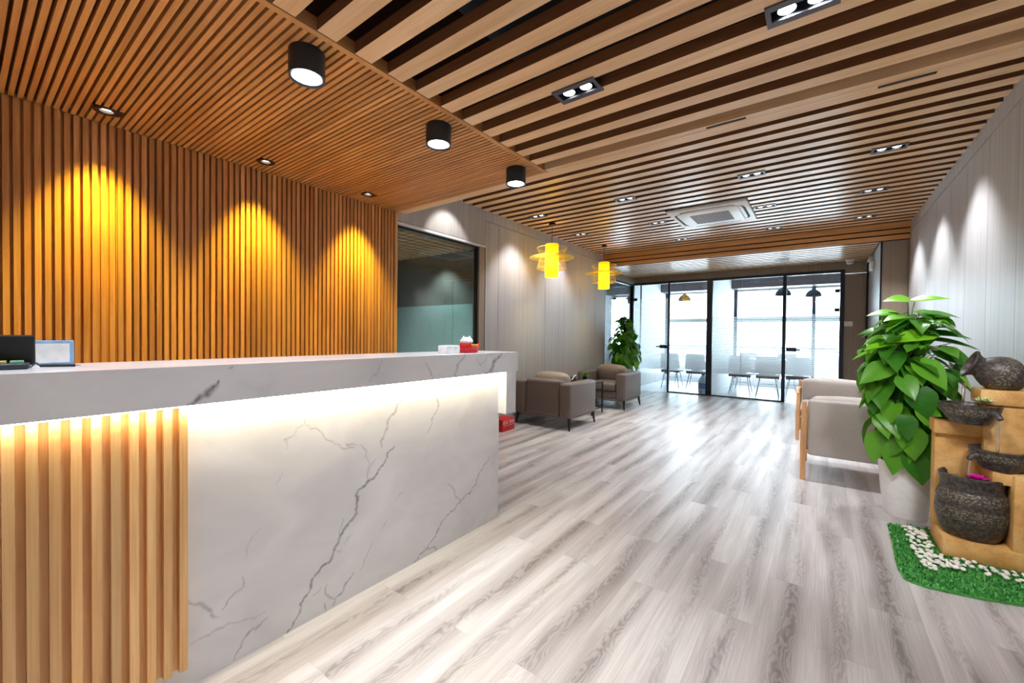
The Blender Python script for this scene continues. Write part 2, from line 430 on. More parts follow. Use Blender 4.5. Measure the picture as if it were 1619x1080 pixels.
# ================================================================== SETTING
XL, XR, YF = -3.38, 0.923, 7.55          # left wall, right wall, far wall
ZN, ZF, ZR = 2.41, 2.75, 2.53            # near ceiling, far ceiling, recess ceiling
XC = -1.657                              # edge of the finely slatted ceiling over the counter
YG = 9.30                                # glazed partition

b = MB(); b.box(-3.5, 1.1, -3.2, YG, -.06, 0); struct(b, 'floor', M['floor'])
b = MB(); b.box(-7.4, 1.1, YG, 12.2, -.06, -.002); b.box(-7.4, -3.5, 2.2, YG, -.06, -.002); struct(b, 'floor.001', M['tile'])
# concrete slab over everything
b = MB(); b.box(-7.5, 1.2, -3.3, 12.3, 3.02, 3.1); struct(b, 'ceiling', M['plenum'])

# fixtures cut their openings into the slats: (x, y, half x, half y)
TWIN_NEAR_AND_FILL = [(-.983, 1.840), (-.075, 1.840), (.80, 1.840), (-.983, .492), (-.075, .492), (.80, .492), (-.983, -.856), (.4, -.856), (-.983, -2.204), (.4, -2.204)]  # entries without a fixture are unseen lamps added to brighten foreground and right side
TWIN_FAR = [(x, y) for y in (4.527, 5.703, 6.879) for x in (-2.97, -1.79, -.553, .42)]
TWIN_FAR.remove((-2.97, 6.879))
TWIN_REC = [(-.546, 8.375), (-2.2, 8.375)]
AC = (-1.125, 5.73)
def slats(b, x0, x1, y0, y1, pitch, wid, z0, z1, cuts, mi=0):
    y = y0
    while y < y1 - 1e-4:
        ya, yb = y, min(y + wid, y1)
        iv = sorted((cx-hx, cx+hx) for cx, cy, hx, hy in cuts if cy-hy < yb and cy+hy > ya)
        x = x0
        for a, c in iv:
            if c < x0 or a > x1: continue
            if a > x: b.beam(x, a, ya, yb, z0, z1)
            x = max(x, c)
        if x < x1: b.beam(x, x1, ya, yb, z0, z1)
        y += pitch
# big beams over the open lobby, near part
b = MB()
cn = []
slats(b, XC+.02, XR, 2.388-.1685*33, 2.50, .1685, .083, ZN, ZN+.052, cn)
struct(b, 'ceiling.001', [M['oak_beam'], M['beam_side']])
# wide plank with slot diffusers that closes the near part
b = MB(); b.box(XL, XR, 2.63, 2.722, ZN, ZN+.12); b.box(XC+.02, XR, 2.576, 2.627, ZN, ZN+.12)
struct(b, 'trim_1', M['oak_beam'])
for i, (x0, x1, yy) in enumerate(((-.55, -.35, 2.60), (.20, .40, 2.652))):
    g = MB(); g.box(x0, x1, yy-.008, yy+.008, ZN-.004, ZN-.0005)
    tag(g.build('slot_diffuser', M['dark_slot']), ('short dark air slot in the wide ceiling plank above the yellow glow' if i == 0 else 'short dark air slot in the wide ceiling plank near the panelled wall'), 'vent', 'air slots in the ceiling plank')
# finely slatted ceiling over the counter
WASH = [(-3.175, .507), (-3.175, 1.324), (-3.175, 2.151), (-3.175, -.31)]
CYL = [(-1.80, .915), (-1.80, 1.685), (-1.80, 2.447), (-1.80, .14), (-1.80, -.63)]
b = MB()
slats(b, XL, XC-.015, -3.0, 2.62, .0317, .020, ZN, ZN+.03, [(x, y, .05, .05) for x, y in WASH])
struct(b, 'ceiling.002', [M['oak_ceiling'], M['oak_ceiling']])
b = MB(); b.box(XL-.03, XC-.004, -3.0, 2.626, ZN+.03, ZN+.05); struct(b, 'ceiling.003', M['backing'])
b = MB(); b.box(XC-.014, XC+.016, -3.0, 2.626, ZN-.002, ZN+.055); struct(b, 'trim_2', M['oak_trim'])
b = MB(); b.box(XC-.006, XC+.012, -3.0, 2.57, ZN+.055, 3.0); struct(b, 'trim_3', M['backing'])
# far ceiling
b = MB()
cf = [(AC[0], AC[1], .445, .445)]
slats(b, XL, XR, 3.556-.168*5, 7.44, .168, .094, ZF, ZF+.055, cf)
struct(b, 'ceiling.004', [M['oak_beam'], M['beam_side']])
# header of boards stepping down to the recess
b = MB()
for z0, z1, y0 in ((2.680, 2.750, 7.45), (2.610, 2.662, 7.46), (2.532, 2.590, 7.47)):
    b.box(XL, XR, y0, 7.55, z0, z1)
b.box(XL, XR, 7.49, 7.55, 2.53, 2.95, 1)
struct(b, 'trim_4', [M['oak_ceiling'], M['plenum']])
b = MB()
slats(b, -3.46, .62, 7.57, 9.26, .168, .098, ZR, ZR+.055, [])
struct(b, 'ceiling.005', [M['oak_beam'], M['beam_side']])
b = MB(); b.box(-3.46, .62, 7.55, 9.3, ZR+.06, ZR+.09); struct(b, 'ceiling.006', M['plenum'])

# slatted reception wall
b = MB(); y = -2.98
while y < 2.60:
    b.box(XL-.030, XL, y, y+.0235, 0, ZN-.002); y += .0364
struct(b, 'wall_left', M['oak_wall'])
b = MB(); b.box(XL-.10, XL-.030, -3.0, 2.62, 0, ZN+.05); struct(b, 'wall_left.001', M['oak_wall'])
b = MB(); b.box(XL-.05, XL+.004, 2.600, 2.625, 0, ZN-.002); struct(b, 'trim_5', M['oak_counter'])

# grey panelled left wall, with the dark interior window
b = MB()
ys = [3.972, 4.235, 4.793, 5.378, 5.960, 6.562, 7.145, 7.55]
for i in range(len(ys)-1): b.box(XL-.03, XL, ys[i]+.0025, ys[i+1]-.0025, .08, 2.622)
for i in range(0, len(ys)-1, 2): b.box(XL-.03, XL, ys[i]+.001, ys[min(i+2, len(ys)-1)]-.001, 2.628, ZF+.1)
b.box(XL-.03, XL, 2.626, 3.968, 2.325, ZF+.1)
struct(b, 'wall_left.002', M['panel'])
b = MB(); b.box(XL-.10, XL-.03, 3.85, 7.55, 0, ZF+.2); b.box(XL-.10, XL-.03, 2.62, 3.85, 2.33, 3.0); b.box(XL-.10, XL-.03, 2.62, 3.85, 0, .86); struct(b, 'wall_left.003', M['taupe'])
b = MB(); b.box(XL-.02, XL+.006, 3.972, 7.55, 0, .08); struct(b, 'baseboard_left', M['baseboard'])
b = MB(); b.box(XL-.03, XL+.001, 2.626, 3.968, 2.292, 2.318); struct(b, 'trim_6', M['white_paint'])
b = MB(); b.box(XL-.04, XL-.002, 3.862, 3.960, .86, 2.292); struct(b, 'trim_7', M['panel_plain'])
b = MB(); b.box(XL-.055, XL-.035, 2.62, 3.87, .86, 2.29, 1); b.box(XL-.07, XL-.03, 3.835, 3.865, .86, 2.29, 0); b.box(XL-.07, XL-.03, 2.62, 3.865, 2.268, 2.292, 0)
struct(b, 'window_1', [M['black_metal'], M['dark_glass']])
b = MB(); b.box(XL-.1, XL+.02, 2.62, 3.86, .84, .86); struct(b, 'window_1_sill', M['white_paint'])
# room behind the interior window
b = MB(); y = 0; x = -7.0
while x < -3.6: b.box(x, x+.09, 2.3, 4.98, 2.57, 2.66); x += .17
struct(b, 'ceiling.007', M['oak_beam'])
b = MB(); b.box(-7.2, -3.49, 5.0, 5.08, 0, 3.0); struct(b, 'wall_room', M['dark_panel'])
b = MB(); b.box(-7.2, -3.49, 4.97, 5.0, 0, 1.70); struct(b, 'wall_room.001', M['teal_panel'])
b = MB(); b.box(-7.2, -7.1, 2.2, 5.0, 0, 3.0); b.box(-7.2, -3.5, 2.2, 2.3, 0, 3.0); struct(b, 'wall_room.002', M['dark_panel'])

# right wall
b = MB()
ys = [7.53, 6.94, 6.40, 5.956, 5.378, 4.859, 4.312, 3.766, 3.21, 2.65, 2.1, 1.55, 1.0, .45, -.1, -.65, -1.2, -1.75, -2.3, -3.0]
for i in range(len(ys)-1): b.box(XR, XR+.03, ys[i+1]+.0025, ys[i]-.0025, .08, 2.622)
for i in range(0, len(ys)-1, 2): b.box(XR, XR+.03, ys[min(i+2, len(ys)-1)]+.001, ys[i]-.001, 2.628, ZF+.1)
struct(b, 'wall_right', M['panel'])
b = MB(); b.box(XR+.03, XR+.12, -3.2, 12.2, 0, 3.02); struct(b, 'wall_right.001', M['taupe'])
b = MB(); b.box(XR-.008, XR+.03, -3.0, 7.55, 0, .08); struct(b, 'baseboard_right', M['baseboard'])

# far wall beside the recess, recess cheek, transom and infill panels
b = MB(); b.box(.655, XR-.002, YF, YF+.05, 0, ZR+.002); struct(b, 'wall_far', M['panel_plain'])
b = MB(); b.box(.64, XR, YF+.05, 12.1, 0, 3.0); struct(b, 'wall_far.001', M['panel'])
b = MB(); b.box(.638, .657, YF-.004, YF+.02, 0, ZR); b.box(.612, .642, 9.27, 9.295, 0, 2.56); b.box(-3.47, .64, 9.27, 9.295, 2.548, 2.562); struct(b, 'trim_8', M['black_metal'])
b = MB(); b.box(XL-.05, .64, YG, YG+.06, 2.40, 3.0); b.box(.325, .615, YG, YG+.06, 0, 2.335); b.box(.325, .615, YG+.01, YG+.06, 2.345, 2.41); struct(b, 'wall_far.002', M['panel_plain'])
b = MB(); b.box(-3.53, -3.44, YF, YG+.05, 2.40, 3.0); struct(b, 'wall_far.003', M['panel_plain'])
b = MB(); b.box(XL-.12, XL, YF-.001, YF+.03, 0, 3.0); struct(b, 'trim_9', M['panel_plain'])
b = MB(); b.box(-3.5, .62, YG-.015, YG-.001, 2.535, 2.562); struct(b, 'trim_10', M['panel_plain'])

# ---- glazed partition: frames, fixed panes, two doors
zt = 2.365
b = MB()
for x0, x1 in ((-3.52, -3.44), (-2.675, -2.640), (-1.895, -1.785), (-.580, -.522), (.262, .325)):
    b.box(x0, x1, YG-.03, YG+.03, 0, zt)
b.box(-3.52, .325, YG-.03, YG+.03, zt, zt+.05)
b.box(-2.675, -.522, YG-.025, YG+.025, 0, .022)
struct(b, 'window_2_frame', M['dark_frame'])
def pane(name, x0, x1, z0, z1, joint=None):
    p = MB()
    if joint: p.box(x0, joint-.002, YG-.005, YG+.005, z0, z1); p.box(joint+.002, x1, YG-.005, YG+.005, z0, z1)
    else: p.box(x0, x1, YG-.005, YG+.005, z0, z1)
    return p
o = struct(pane('', -2.64, -1.895, .022, zt), 'window_2', M['glass'])
f = MB(); f.quad((-2.638, YG-.0065, .47), (-1.897, YG-.0065, .47), (-1.897, YG-.0065, 1.07), (-2.638, YG-.0065, 1.07)); tag(f.build('frosted_film', M['film'], o), 'striped frosted film')
o = struct(pane('', -1.785, -.580, .022, zt, -1.26), 'window_3', M['glass'])
f = MB(); f.quad((-1.783, YG-.0065, .47), (-.582, YG-.0065, .47), (-.582, YG-.0065, 1.62), (-1.783, YG-.0065, 1.62)); tag(f.build('frosted_film', M['film'], o), 'striped frosted film')
jn = MB(); jn.box(-1.2625, -1.2575, YG-.006, YG+.006, .022, zt); jn.build('glass_joint', M['silver'], o)
def glass_door(name, x0, x1, hx, hinge, hz, film):
    d = struct(pane('', x0+.006, x1-.006, .012, zt-.006), name, M['glass'])
    f = MB(); f.quad((x0+.008, YG-.0065, film[0]), (x1-.008, YG-.0065, film[0]), (x1-.008, YG-.0065, film[1]), (x0+.008, YG-.0065, film[1])); f.build('frosted_film', M['film'], d)
    s = 1 if hx < (x0+x1)/2 else -1
    h = MB(); h.rbox(min(hx, hx+s*.16), max(hx, hx+s*.16), YG-.03, YG+.03, .955, 1.025, .012); q = h.build('lock_box', M['black_metal'], d, smooth=True)
    h = MB(); h.tube([(hx+s*.06, YG-.03, .99), (hx+s*.06, YG-.065, .99), (hx+s*.22, YG-.07, .99)], .011, 10); h.build('handle', M['black_metal'], q, smooth=True)
    for z in hz:
        h = MB(); h.box(min(hinge, hinge+s*-.07), max(hinge, hinge+s*-.07), YG-.022, YG+.022, z-.03, z+.03); h.build('hinge', M['black_metal'], d)
    return d
glass_door('door_1', -3.44, -2.675, -2.685, -3.437, (2.045, .3), (.49, 2.05))
glass_door('door_2', -.522, .262, -.515, .26, (2.05, 1.71, .2), (.50, 1.64))
# glazed flank of the recess on the left
b = MB(); b.box(-3.52, -3.46, 7.56, 7.60, 0, zt); b.box(-3.52, -3.46, 7.56, YG-.03, zt-.01, zt+.04); b.box(-3.52, -3.46, 7.6, YG-.03, 0, .03); struct(b, 'window_4_frame', M['dark_frame'])
b = MB(); b.box(-3.495, -3.485, 7.60, YG-.03, .03, zt-.01); struct(b, 'window_4', M['glass'])

# ---- rooms behind the glass
b = MB(); b.box(-1.88, -1.80, YG+.03, 12.05, 0, 3.0); struct(b, 'wall_partition', M['white_paint'])
b = MB(); b.box(-3.62, -3.53, YG+.05, 12.1, .58, 3.0); struct(b, 'wall_room.003', M['white_paint'])
b = MB(); b.box(-3.62, -3.525, YG+.05, 12.1, 0, .575); struct(b, 'wall_room.004', M['panel'])
b = MB(); b.box(-3.55, .64, YG+.06, 12.1, 2.72, 2.78); struct(b, 'ceiling.008', M['white_paint'])
b = MB(); b.box(-3.55, .64, 11.55, 12.1, 2.42, 2.72); struct(b, 'trim_11', M['grey_frame'])
b = MB(); b.box(-3.55, .64, 11.95, 12.1, 0, .16); struct(b, 'baseboard_far', M['baseboard'])
def bay(n, x0, x1, muls):
    b = MB()
    for x in muls: b.box(x-.035, x+.035, 12.02, 12.09, .16, 2.44)
    struct(b, 'window_%d_frame' % n, M['dark_frame'])
    b = MB()
    for z0, z1 in ((1.60, 1.63), (1.69, 1.72), (.88, .905), (.955, .975), (.16, .20), (2.38, 2.44)): b.box(x0, x1, 12.03, 12.08, z0, z1)
    b.box(x0, x1, 12.06, 12.08, 1.63, 1.69)
    struct(b, 'window_%d_rail' % n, M['white_plastic'])
    b = MB(); b.box(x0, x1, 12.048, 12.054, .2, 2.38); struct(b, 'window_%d' % n, M['glass'])
bay(5, -1.80, .64, (-1.765, -.135))
bay(6, -3.53, -1.88, (-3.5, -1.915))
# white room on the far left with its own window
b = MB()
b.box(-7.0, -4.32, 9.95, 10.05, 0, 3.0); b.box(-3.66, -3.53, 9.95, 10.05, 0, 3.0); b.box(-4.32, -3.66, 9.95, 10.05, 2.17, 3.0); b.box(-4.32, -3.66, 9.95, 10.05, 0, .9)
b.box(-7.1, -7.0, 5.0, 10.05, 0, 3.0); b.box(-7.0, -3.54, 5.08, 9.95, 2.72, 2.78)
struct(b, 'wall_room.005', M['white_paint'])
b = MB(); b.box(-4.32, -4.28, 9.96, 10.02, .9, 2.17); b.box(-3.70, -3.66, 9.96, 10.02, .9, 2.17); b.box(-4.32, -3.66, 9.96, 10.02, 2.13, 2.17); b.box(-4.32, -3.66, 9.96, 10.02, .9, .94); struct(b, 'window_7_frame', M['dark_frame'])
b = MB(); b.box(-4.28, -3.70, 9.985, 9.993, .94, 2.13); struct(b, 'window_7', M['glass'])

# ---- wall behind the camera
b = MB(); b.box(-3.5, 1.1, -3.2, -3.05, 0, 3.02); struct(b, 'wall_back', M['panel_plain'])

# ================================================================== LAMPS
def twin(x, y, z, frame, label, group):
    t = thing('twin_downlight', label, 'ceiling light', (x, y, z), 0, group)
    b = MB(); L, Wd, w, hw = .112, .062, .016, .0345
    b.box(-L, L, -Wd, -hw+.003, -.007, -.0005); b.box(-L, L, hw-.003, Wd, -.007, -.0005); b.box(-L, -L+w, -hw+.003, hw-.003, -.007, -.0005); b.box(L-w, L, -hw+.003, hw-.003, -.007, -.0005)
    b.build('frame', frame, t)
    b = MB(); L2 = L-w+.004
    b.box(-L2, L2, -hw, -hw+.003, -.0005, .09); b.box(-L2, L2, hw-.003, hw, -.0005, .09); b.box(-L2, -L2+.003, -hw, hw, -.0005, .09); b.box(L2-.003, L2, -hw, hw, -.0005, .09); b.box(-L2, L2, -hw, hw, .087, .09)
    b.build('housing', M['lamp_black'], t)
    for s in (-1, 1):
        b = MB(); b.lathe([(.029, .004), (.0312, .004), (.0312, .06), (.024, .06), (.020, .05)], 24, (s*.046, 0, 0), close=False); rg = b.build('lamp_ring', M['silver'], t, smooth=True)
        b = MB(); b.lathe([(0, .010), (.024, .010), (.0285, .016), (.0285, .05), (0, .05)], 24, (s*.046, 0, 0)); b.build('lens', M['lens'], rg, smooth=True)
    return t
def twin_spots(x, y, z, e, tgt=None):
    for s in (-1, 1):
        p = (x+s*.046, y, z-.012)
        spot('ceiling_spot', None, p, tgt or (p[0], p[1], 0), e, (.97, .975, 1.0), 84, .7, .04)
lab_near = {0: 'black twin downlight between the ceiling beams, its two round lamps in full view', 1: 'black twin downlight cut off by the top edge of the view'}
proto = None
for i, (x, y) in enumerate(TWIN_NEAR_AND_FILL[:2]):
    if proto is None: proto = twin(x, y, ZN, M['grey_frame'], lab_near[i], 'twin downlights in the slatted ceiling')
    else: dup(proto, (x, y, ZN), 0, lab_near[i])
rowname = {4.527: 'front row ahead of the air conditioner', 5.703: 'row beside the air conditioner', 6.879: 'back row beyond the air conditioner'}
colname = {-2.97: 'close to the window-side grey wall', -1.79: 'second from the pendant side', -.553: 'third from the pendant side', .42: 'nearest the plain panelled wall'}
for x, y in TWIN_FAR:
    dup(proto, (x, y, ZF), 0, 'twin downlight in the %s, %s' % (rowname[y], {-2.97: 'by the pendants', -1.79: 'left of centre', -.553: 'right of centre', .42: 'by the right wall'}[x]))
dup(proto, (-.546, 8.375, ZR), 0, 'twin downlight in the low ceiling before the glass doors')
for x, y in TWIN_NEAR_AND_FILL:
    # seen fixture and added unseen neighbour, both aimed to brighten fountain and tall plant
    if y > 1.5 and x > -.5: twin_spots(x, y, ZN, E_NEAR*(1.9 if x > 0 else 1.5), (.66, 3.45, .55) if x > 0 else (.42, 3.75, .75))
    else: twin_spots(x, y, ZN, E_NEAR)
for x, y in TWIN_FAR:
    tgt = None
    if x == -2.97: tgt = (XL+.02, y, .9)
    if x == .42: tgt = (XR-.05, y, .9)
    twin_spots(x, y, ZF, E_TWIN*(1.3 if x > 0 else .75 if tgt else 1), tgt)
twin_spots(-.546, 8.375, ZR, E_TWIN*.6)
# scallop over the interior window
spot('ceiling_spot', None, (-2.97, 3.25, ZF-.03), (XL, 3.30, 2.2), E_TWIN*.5, (1, .95, .88), 70, .5, .03)
# room behind the interior window
spot('room_unseen_spot', None, (-5.1, 4.6, 2.5), (-5.2, 4.97, 1.0), 60, (.9, 1.0, .98), 100, .8, .05)
spot('room_unseen_spot', None, (-4.6, 3.4, 2.5), (-4.6, 3.4, 0), 170, (1.0, .95, .88), 120, .8, .05)  # unseen lamp added so floor bounce brightens that room's ceiling slats

cyl_lab = ['large black cylinder ceiling lamp, nearest above the counter', 'middle of the three black cylinder lamps above the counter', 'black cylinder lamp at the far end of the fine slats']
proto = None
for i, (x, y) in enumerate(CYL[:3]):
    if proto is None:
        t = proto = thing('cylinder_downlight', cyl_lab[0], 'ceiling light', (x, y, ZN), 0, 'black cylinder lamps above the counter')
        b = MB(); b.lathe([(.060, -.108), (.0715, -.112), (.0725, -.108), (.0725, -.004), (.0705, 0)], 40, close=False); b.lathe([(0, -.004), (.0705, 0)], 40, close=False); b.build('housing', M['lamp_black'], t, smooth=True)
        b = MB(); b.lathe([(0, -.1085), (.052, -.1085), (.062, -.104)], 36, close=False); b.build('lens', M['lens_cool'], t, smooth=True)
    else: dup(proto, (x, y, ZN), 0, cyl_lab[i])
for x, y in CYL: spot('cylinder_beam', None, (x, y, ZN-.125), (x, y, 0), E_CYL, (.93, .97, 1.0), 120, .8, .05)

wash_lab = ['bronze recessed wall washer over the slatted wall, nearest of three', 'middle bronze wall washer over the slatted wall', 'bronze wall washer over the slatted wall, nearest the dark window']
proto = None
for i, (x, y) in enumerate(WASH[:3]):
    if proto is None:
        t = proto = thing('recessed_spotlight', wash_lab[0], 'ceiling light', (x, y, ZN), 0, 'wall washers over the slatted wall')
        b = MB(); b.lathe([(.030, .028), (.034, -.005), (.055, -.005), (.058, 0)], 32, close=False); b.build('trim_ring', M['spot_bronze'], t, smooth=True)
        b = MB(); b.lathe([(0, .012), (.027, .012), (.027, .028)], 24, close=False); b.build('lens', M['lens_warm'], t, smooth=True)
        b = MB(); b.lathe([(0, .0285), (.030, .0285), (.030, -.002)], 24, close=False); b.build('housing', M['spot_bronze'], t, smooth=True)
    else: dup(proto, (x, y, ZN), 0, wash_lab[i])
for x, y in WASH: spot('washer_beam', None, (x, y, ZN-.012), (XL+.02, y, .95), E_WASH, (1.0, .76, .05), 66, 1.0, .03)

# ---- pendants
def pendant(loc, label):
    t = thing('pendant_lamp', label, 'pendant lamp', loc, 0, 'yellow woven pendants by the grey wall')
    b = MB(); b.lathe([(0, -.002), (.045, -.002), (.048, -.03), (0, -.034)], 24, close=False); b.build('ceiling_rose', M['spot_bronze'], t, smooth=True)
    b = MB(); b.tube([(0, 0, -.03), (0, 0, -.29)], .0035, 6); b.build('cord', M['black_fabric'], t)
    b = MB(); b.lathe([(.0885, -.29), (.091, -.30), (.091, -.735), (.0885, -.74)], 36, close=False); b.build('shade_tube', M['paper'], t, smooth=True)
    b = MB()
    for z in (-.30, -.40, -.50, -.60, -.73):
        b = MB(); b.tube([(.0935*math.cos(a), .0935*math.sin(a), z) for a in (2*PI*k/36 for k in range(36))], .0022, 5, closed=True); b.build('hoop', M['bamboo'], t)
    def lattice(name, r0, z0, r1, z1, n, tw, rr=.0018):
        b = MB()
        for r, z in ((r0, z0), (r1, z1)): b.tube([(r*math.cos(a), r*math.sin(a), z) for a in (2*PI*k/40 for k in range(40))], .0042, 6, closed=True)
        for s in (-1, 1):
            for k in range(n):
                a0 = 2*PI*k/n; pts = []
                for j in range(5):
                    f = j/4; a = a0+s*tw*f; r = r0+(r1-r0)*f; pts.append((r*math.cos(a), r*math.sin(a), z0+(z1-z0)*f))
                b.tube(pts, rr, 4)
        b.build(name, M['bamboo'], t)
    lattice('upper_basket', .205, -.345, .165, -.435, 30, .5, .0014)
    lattice('woven_brim', .098, -.455, .300, -.475, 36, .35, .0015)
    lattice('lower_basket', .170, -.49, .205, -.63, 30, .6, .0014)
    lattice('inner_ring', .098, -.635, .205, -.63, 16, .3, .0012)
    b = MB(); b.tube([(.300*math.cos(a), .300*math.sin(a), -.475) for a in (2*PI*k/48 for k in range(48))], .005, 6, closed=True); b.build('brim_hoop', M['bamboo'], t)
    b = MB(); b.lathe([(0, -.44), (.03, -.46), (.035, -.50), (.02, -.55), (0, -.56)], 16, close=False); b.build('bulb', M['lens'], t, smooth=True)
    l = bpy.data.lights.new('pendant_glow', 'POINT'); l.energy = E_PEND; l.color = (1, .80, .10); l.shadow_soft_size = .035
    lo = bpy.data.objects.new('pendant_glow', l); COL.objects.link(lo); lo.location = (loc[0], loc[1], loc[2]-.61)
    return t
pendant((-2.99, 4.92, ZF), 'yellow woven pendant lamp in front of the grey wall, nearer of two')
pendant((-2.98, 6.615, ZF), 'yellow woven pendant lamp hanging above the potted tree corner, farther of two')

# ---- air conditioner cassette
t = thing('air_conditioner', 'white square cassette air conditioner set in the slatted ceiling', 'air conditioner', (AC[0], AC[1], ZF))
b = MB(); b.rbox(-.44, .44, -.44, .44, -.02, .02, .008, 2); b.build('face_panel', M['white_plastic'], t, smooth=True)
b = MB(); b.box(-.41, .41, -.41, .41, .02, .2); b.build('casing', M['grille'], t)
b = MB(); b.rbox(-.33, .33, -.33, .33, -.034, -.018, .012, 3); b.build('centre_panel', M['white_plastic'], t, smooth=True)
for k in range(4):
    Mx = Matrix.Rotation(k*PI/2, 4, 'Z')
    b = MB(); pts = [(-.30, .345), (-.27, .372), (-.2, .38), (.2, .38), (.27, .372), (.30, .345)]
    for (xa, ya), (xb, yb) in zip(pts, pts[1:]):
        b.add([Mx @ Vector(p) for p in ((xa, ya-.014, -.0215), (xb, yb-.014, -.0215), (xb, yb+.014, -.0215), (xa, ya+.014, -.0215))], [(0, 1, 2, 3)])
    b.build('air_outlet', M['dark_slot'], t)
b = MB(); b.box(-.22, .22, -.22, .22, -.0352, -.0342, 0)
for k in range(22): b.box(-.22, .22, -.215+k*.02, -.207+k*.02, -.0375, -.0352, 1)
for k in range(12): b.box(-.218+k*.0385, -.214+k*.0385, -.22, .22, -.0375, -.0352, 1)
b.build('intake_grille', [M['dark_slot'], M['grille']], t)

# ---- small wall and ceiling fittings
t = thing('smoke_detector', 'round white detector under the low ceiling before the glass doors', 'smoke detector', (.375, 9.0, ZR))
b = MB(); b.lathe([(.062, 0), (.062, -.02), (.052, -.028), (.048, -.055), (.03, -.07), (0, -.072)], 28, close=False); b.build('casing', M['white_plastic'], t, smooth=True)
b = MB()
for k in range(10):
    a = 2*PI*k/10; b.box(-.006, .006, -.001, .004, -.05, -.034, 0, Matrix.Translation((.050*math.cos(a), .050*math.sin(a), 0)) @ Matrix.Rotation(a+PI/2, 4, 'Z'))
b.build('sensor_slot', M['dark_slot'], t)
t = thing('emergency_light', 'white twin head emergency light high on the side of the recess', 'emergency light', (.64, 8.45, 2.36))
b = MB(); b.rbox(-.05, 0, -.13, .13, -.10, .03, .012); b.build('housing', M['white_plastic'], t, smooth=True)
for s in (-1, 1):
    b = MB(); b.lathe([(.02, 0), (.042, .03), (.042, .04), (0, .042)], 20, M=Matrix.Translation((-.03, s*.07, .07)) @ Matrix.Rotation(-PI/2.4, 4, 'Y')); b.build('lamp_head', M['white_plastic'], t, smooth=True)
t = thing('light_switch', 'white switch plate on the taupe panel beside the glass door', 'switch', (.385, YG, 1.465))
b = MB(); b.rbox(-.06, .06, -.012, 0, -.043, .043, .004); b.build('plate', M['white_plastic'], t, smooth=True)
for s in (-1, 1):
    b = MB(); b.box(s*.028-.02, s*.028+.02, -.016, -.011, -.026, .026); b.build('rocker', M['white_plastic'], t)
t = thing('wall_socket', 'white power socket low on the wall behind the glass door', 'socket', (-3.525, 11.0, .36), PI/2)
b = MB(); b.rbox(-.043, .043, -.01, 0, -.043, .043, .004); b.build('plate', M['white_plastic'], t, smooth=True)
for q in (-.016, .016):
    b = MB(); b.box(q-.004, q+.004, -.0115, -.0095, -.02, .02); b.build('pin_hole', M['dark_slot'], t)

# marble veins: polylines (y, z) on the panel, width, strength
PANEL_VEINS = [
  ([(1.399, 0.897), (1.308, 0.819), (1.27, 0.787), (1.253, 0.735), (1.22, 0.685), (1.227, 0.649)], 0.0060, 0.55),
  ([(1.302, 0.642), (1.261, 0.619), (1.261, 0.596), (1.214, 0.55), (1.182, 0.514), (1.138, 0.493), (1.104, 0.485), (1.093, 0.384), (1.051, 0.343), (1.015, 0.308), (0.986, 0.252), (0.962, 0.209), (0.873, 0.121), (0.829, 0.048), (0.787, 0.004)], 0.0070, 0.85),
  ([(0.854, 0.856), (0.879, 0.803), (0.94, 0.752), (1.08, 0.683), (1.041, 0.704), (1.143, 0.659), (1.143, 0.623), (1.159, 0.592), (1.15, 0.539), (1.138, 0.493)], 0.0040, 0.45),
  ([(0.855, 0.822), (0.799, 0.784), (0.774, 0.78), (0.781, 0.741)], 0.0040, 0.35),
  ([(1.539, 0.898), (1.582, 0.855), (1.595, 0.818), (1.574, 0.769), (1.549, 0.728), (1.52, 0.66)], 0.0045, 0.60),
  ([(2.042, 0.423), (1.974, 0.358), (1.915, 0.278), (1.86, 0.236), (1.781, 0.219), (1.669, 0.172), (1.544, 0.064), (1.48, 0.033), (1.428, 0.002)], 0.0050, 0.70),
  ([(1.673, 0.349), (1.729, 0.294), (1.781, 0.219)], 0.0050, 0.50),
  ([(1.356, 0.404), (1.309, 0.368)], 0.0030, 0.50),
  ([(1.255, 0.291), (1.225, 0.254)], 0.0030, 0.40),
  ([(1.179, 0.209), (1.114, 0.107)], 0.0030, 0.50),
  ([(1.079, 0.109), (1.031, 0.056), (0.981, 0.013)], 0.0060, 0.60),
  ([(0.952, 0.124), (0.959, 0.064), (0.995, 0.033)], 0.0040, 0.60),
  ([(0.942, 0.047), (0.946, 0.002)], 0.0040, 0.50),
  ([(1.029, 0.378), (1.008, 0.311)], 0.0040, 0.50),
  ([(0.928, 0.119), (0.892, 0.098)], 0.0030, 0.40),
  ([(1.071, 0.294), (1.037, 0.259)], 0.0030, 0.35),
  ([(1.001, 0.244), (1.026, 0.234)], 0.0030, 0.50),
  ([(0.466, 0.295), (0.517, 0.243), (0.554, 0.193)], 0.0060, 0.60),
  ([(0.628, 0.302), (0.631, 0.265), (0.58, 0.237), (0.561, 0.209)], 0.0040, 0.50),
  ([(0.707, 0.127), (0.628, 0.138), (0.542, 0.152), (0.469, 0.143)], 0.0040, 0.35),
  ([(0.711, 0.104), (0.663, 0.09), (0.601, 0.01)], 0.0050, 0.55),
  ([(0.692, 0.458), (0.641, 0.394), (0.634, 0.366)], 0.0030, 0.30),
  ([(0.536, 0.929), (0.499, 0.886), (0.468, 0.859)], 0.0030, 0.40),
  ([(0.767, 0.652), (0.737, 0.609)], 0.0030, 0.30),
  ([(1.144, 0.531), (1.16, 0.57), (1.193, 0.605)], 0.0040, 0.50),
  ([(1.501, 0.057), (1.566, 0.034), (1.589, -0.001)], 0.0060, 0.55),
]
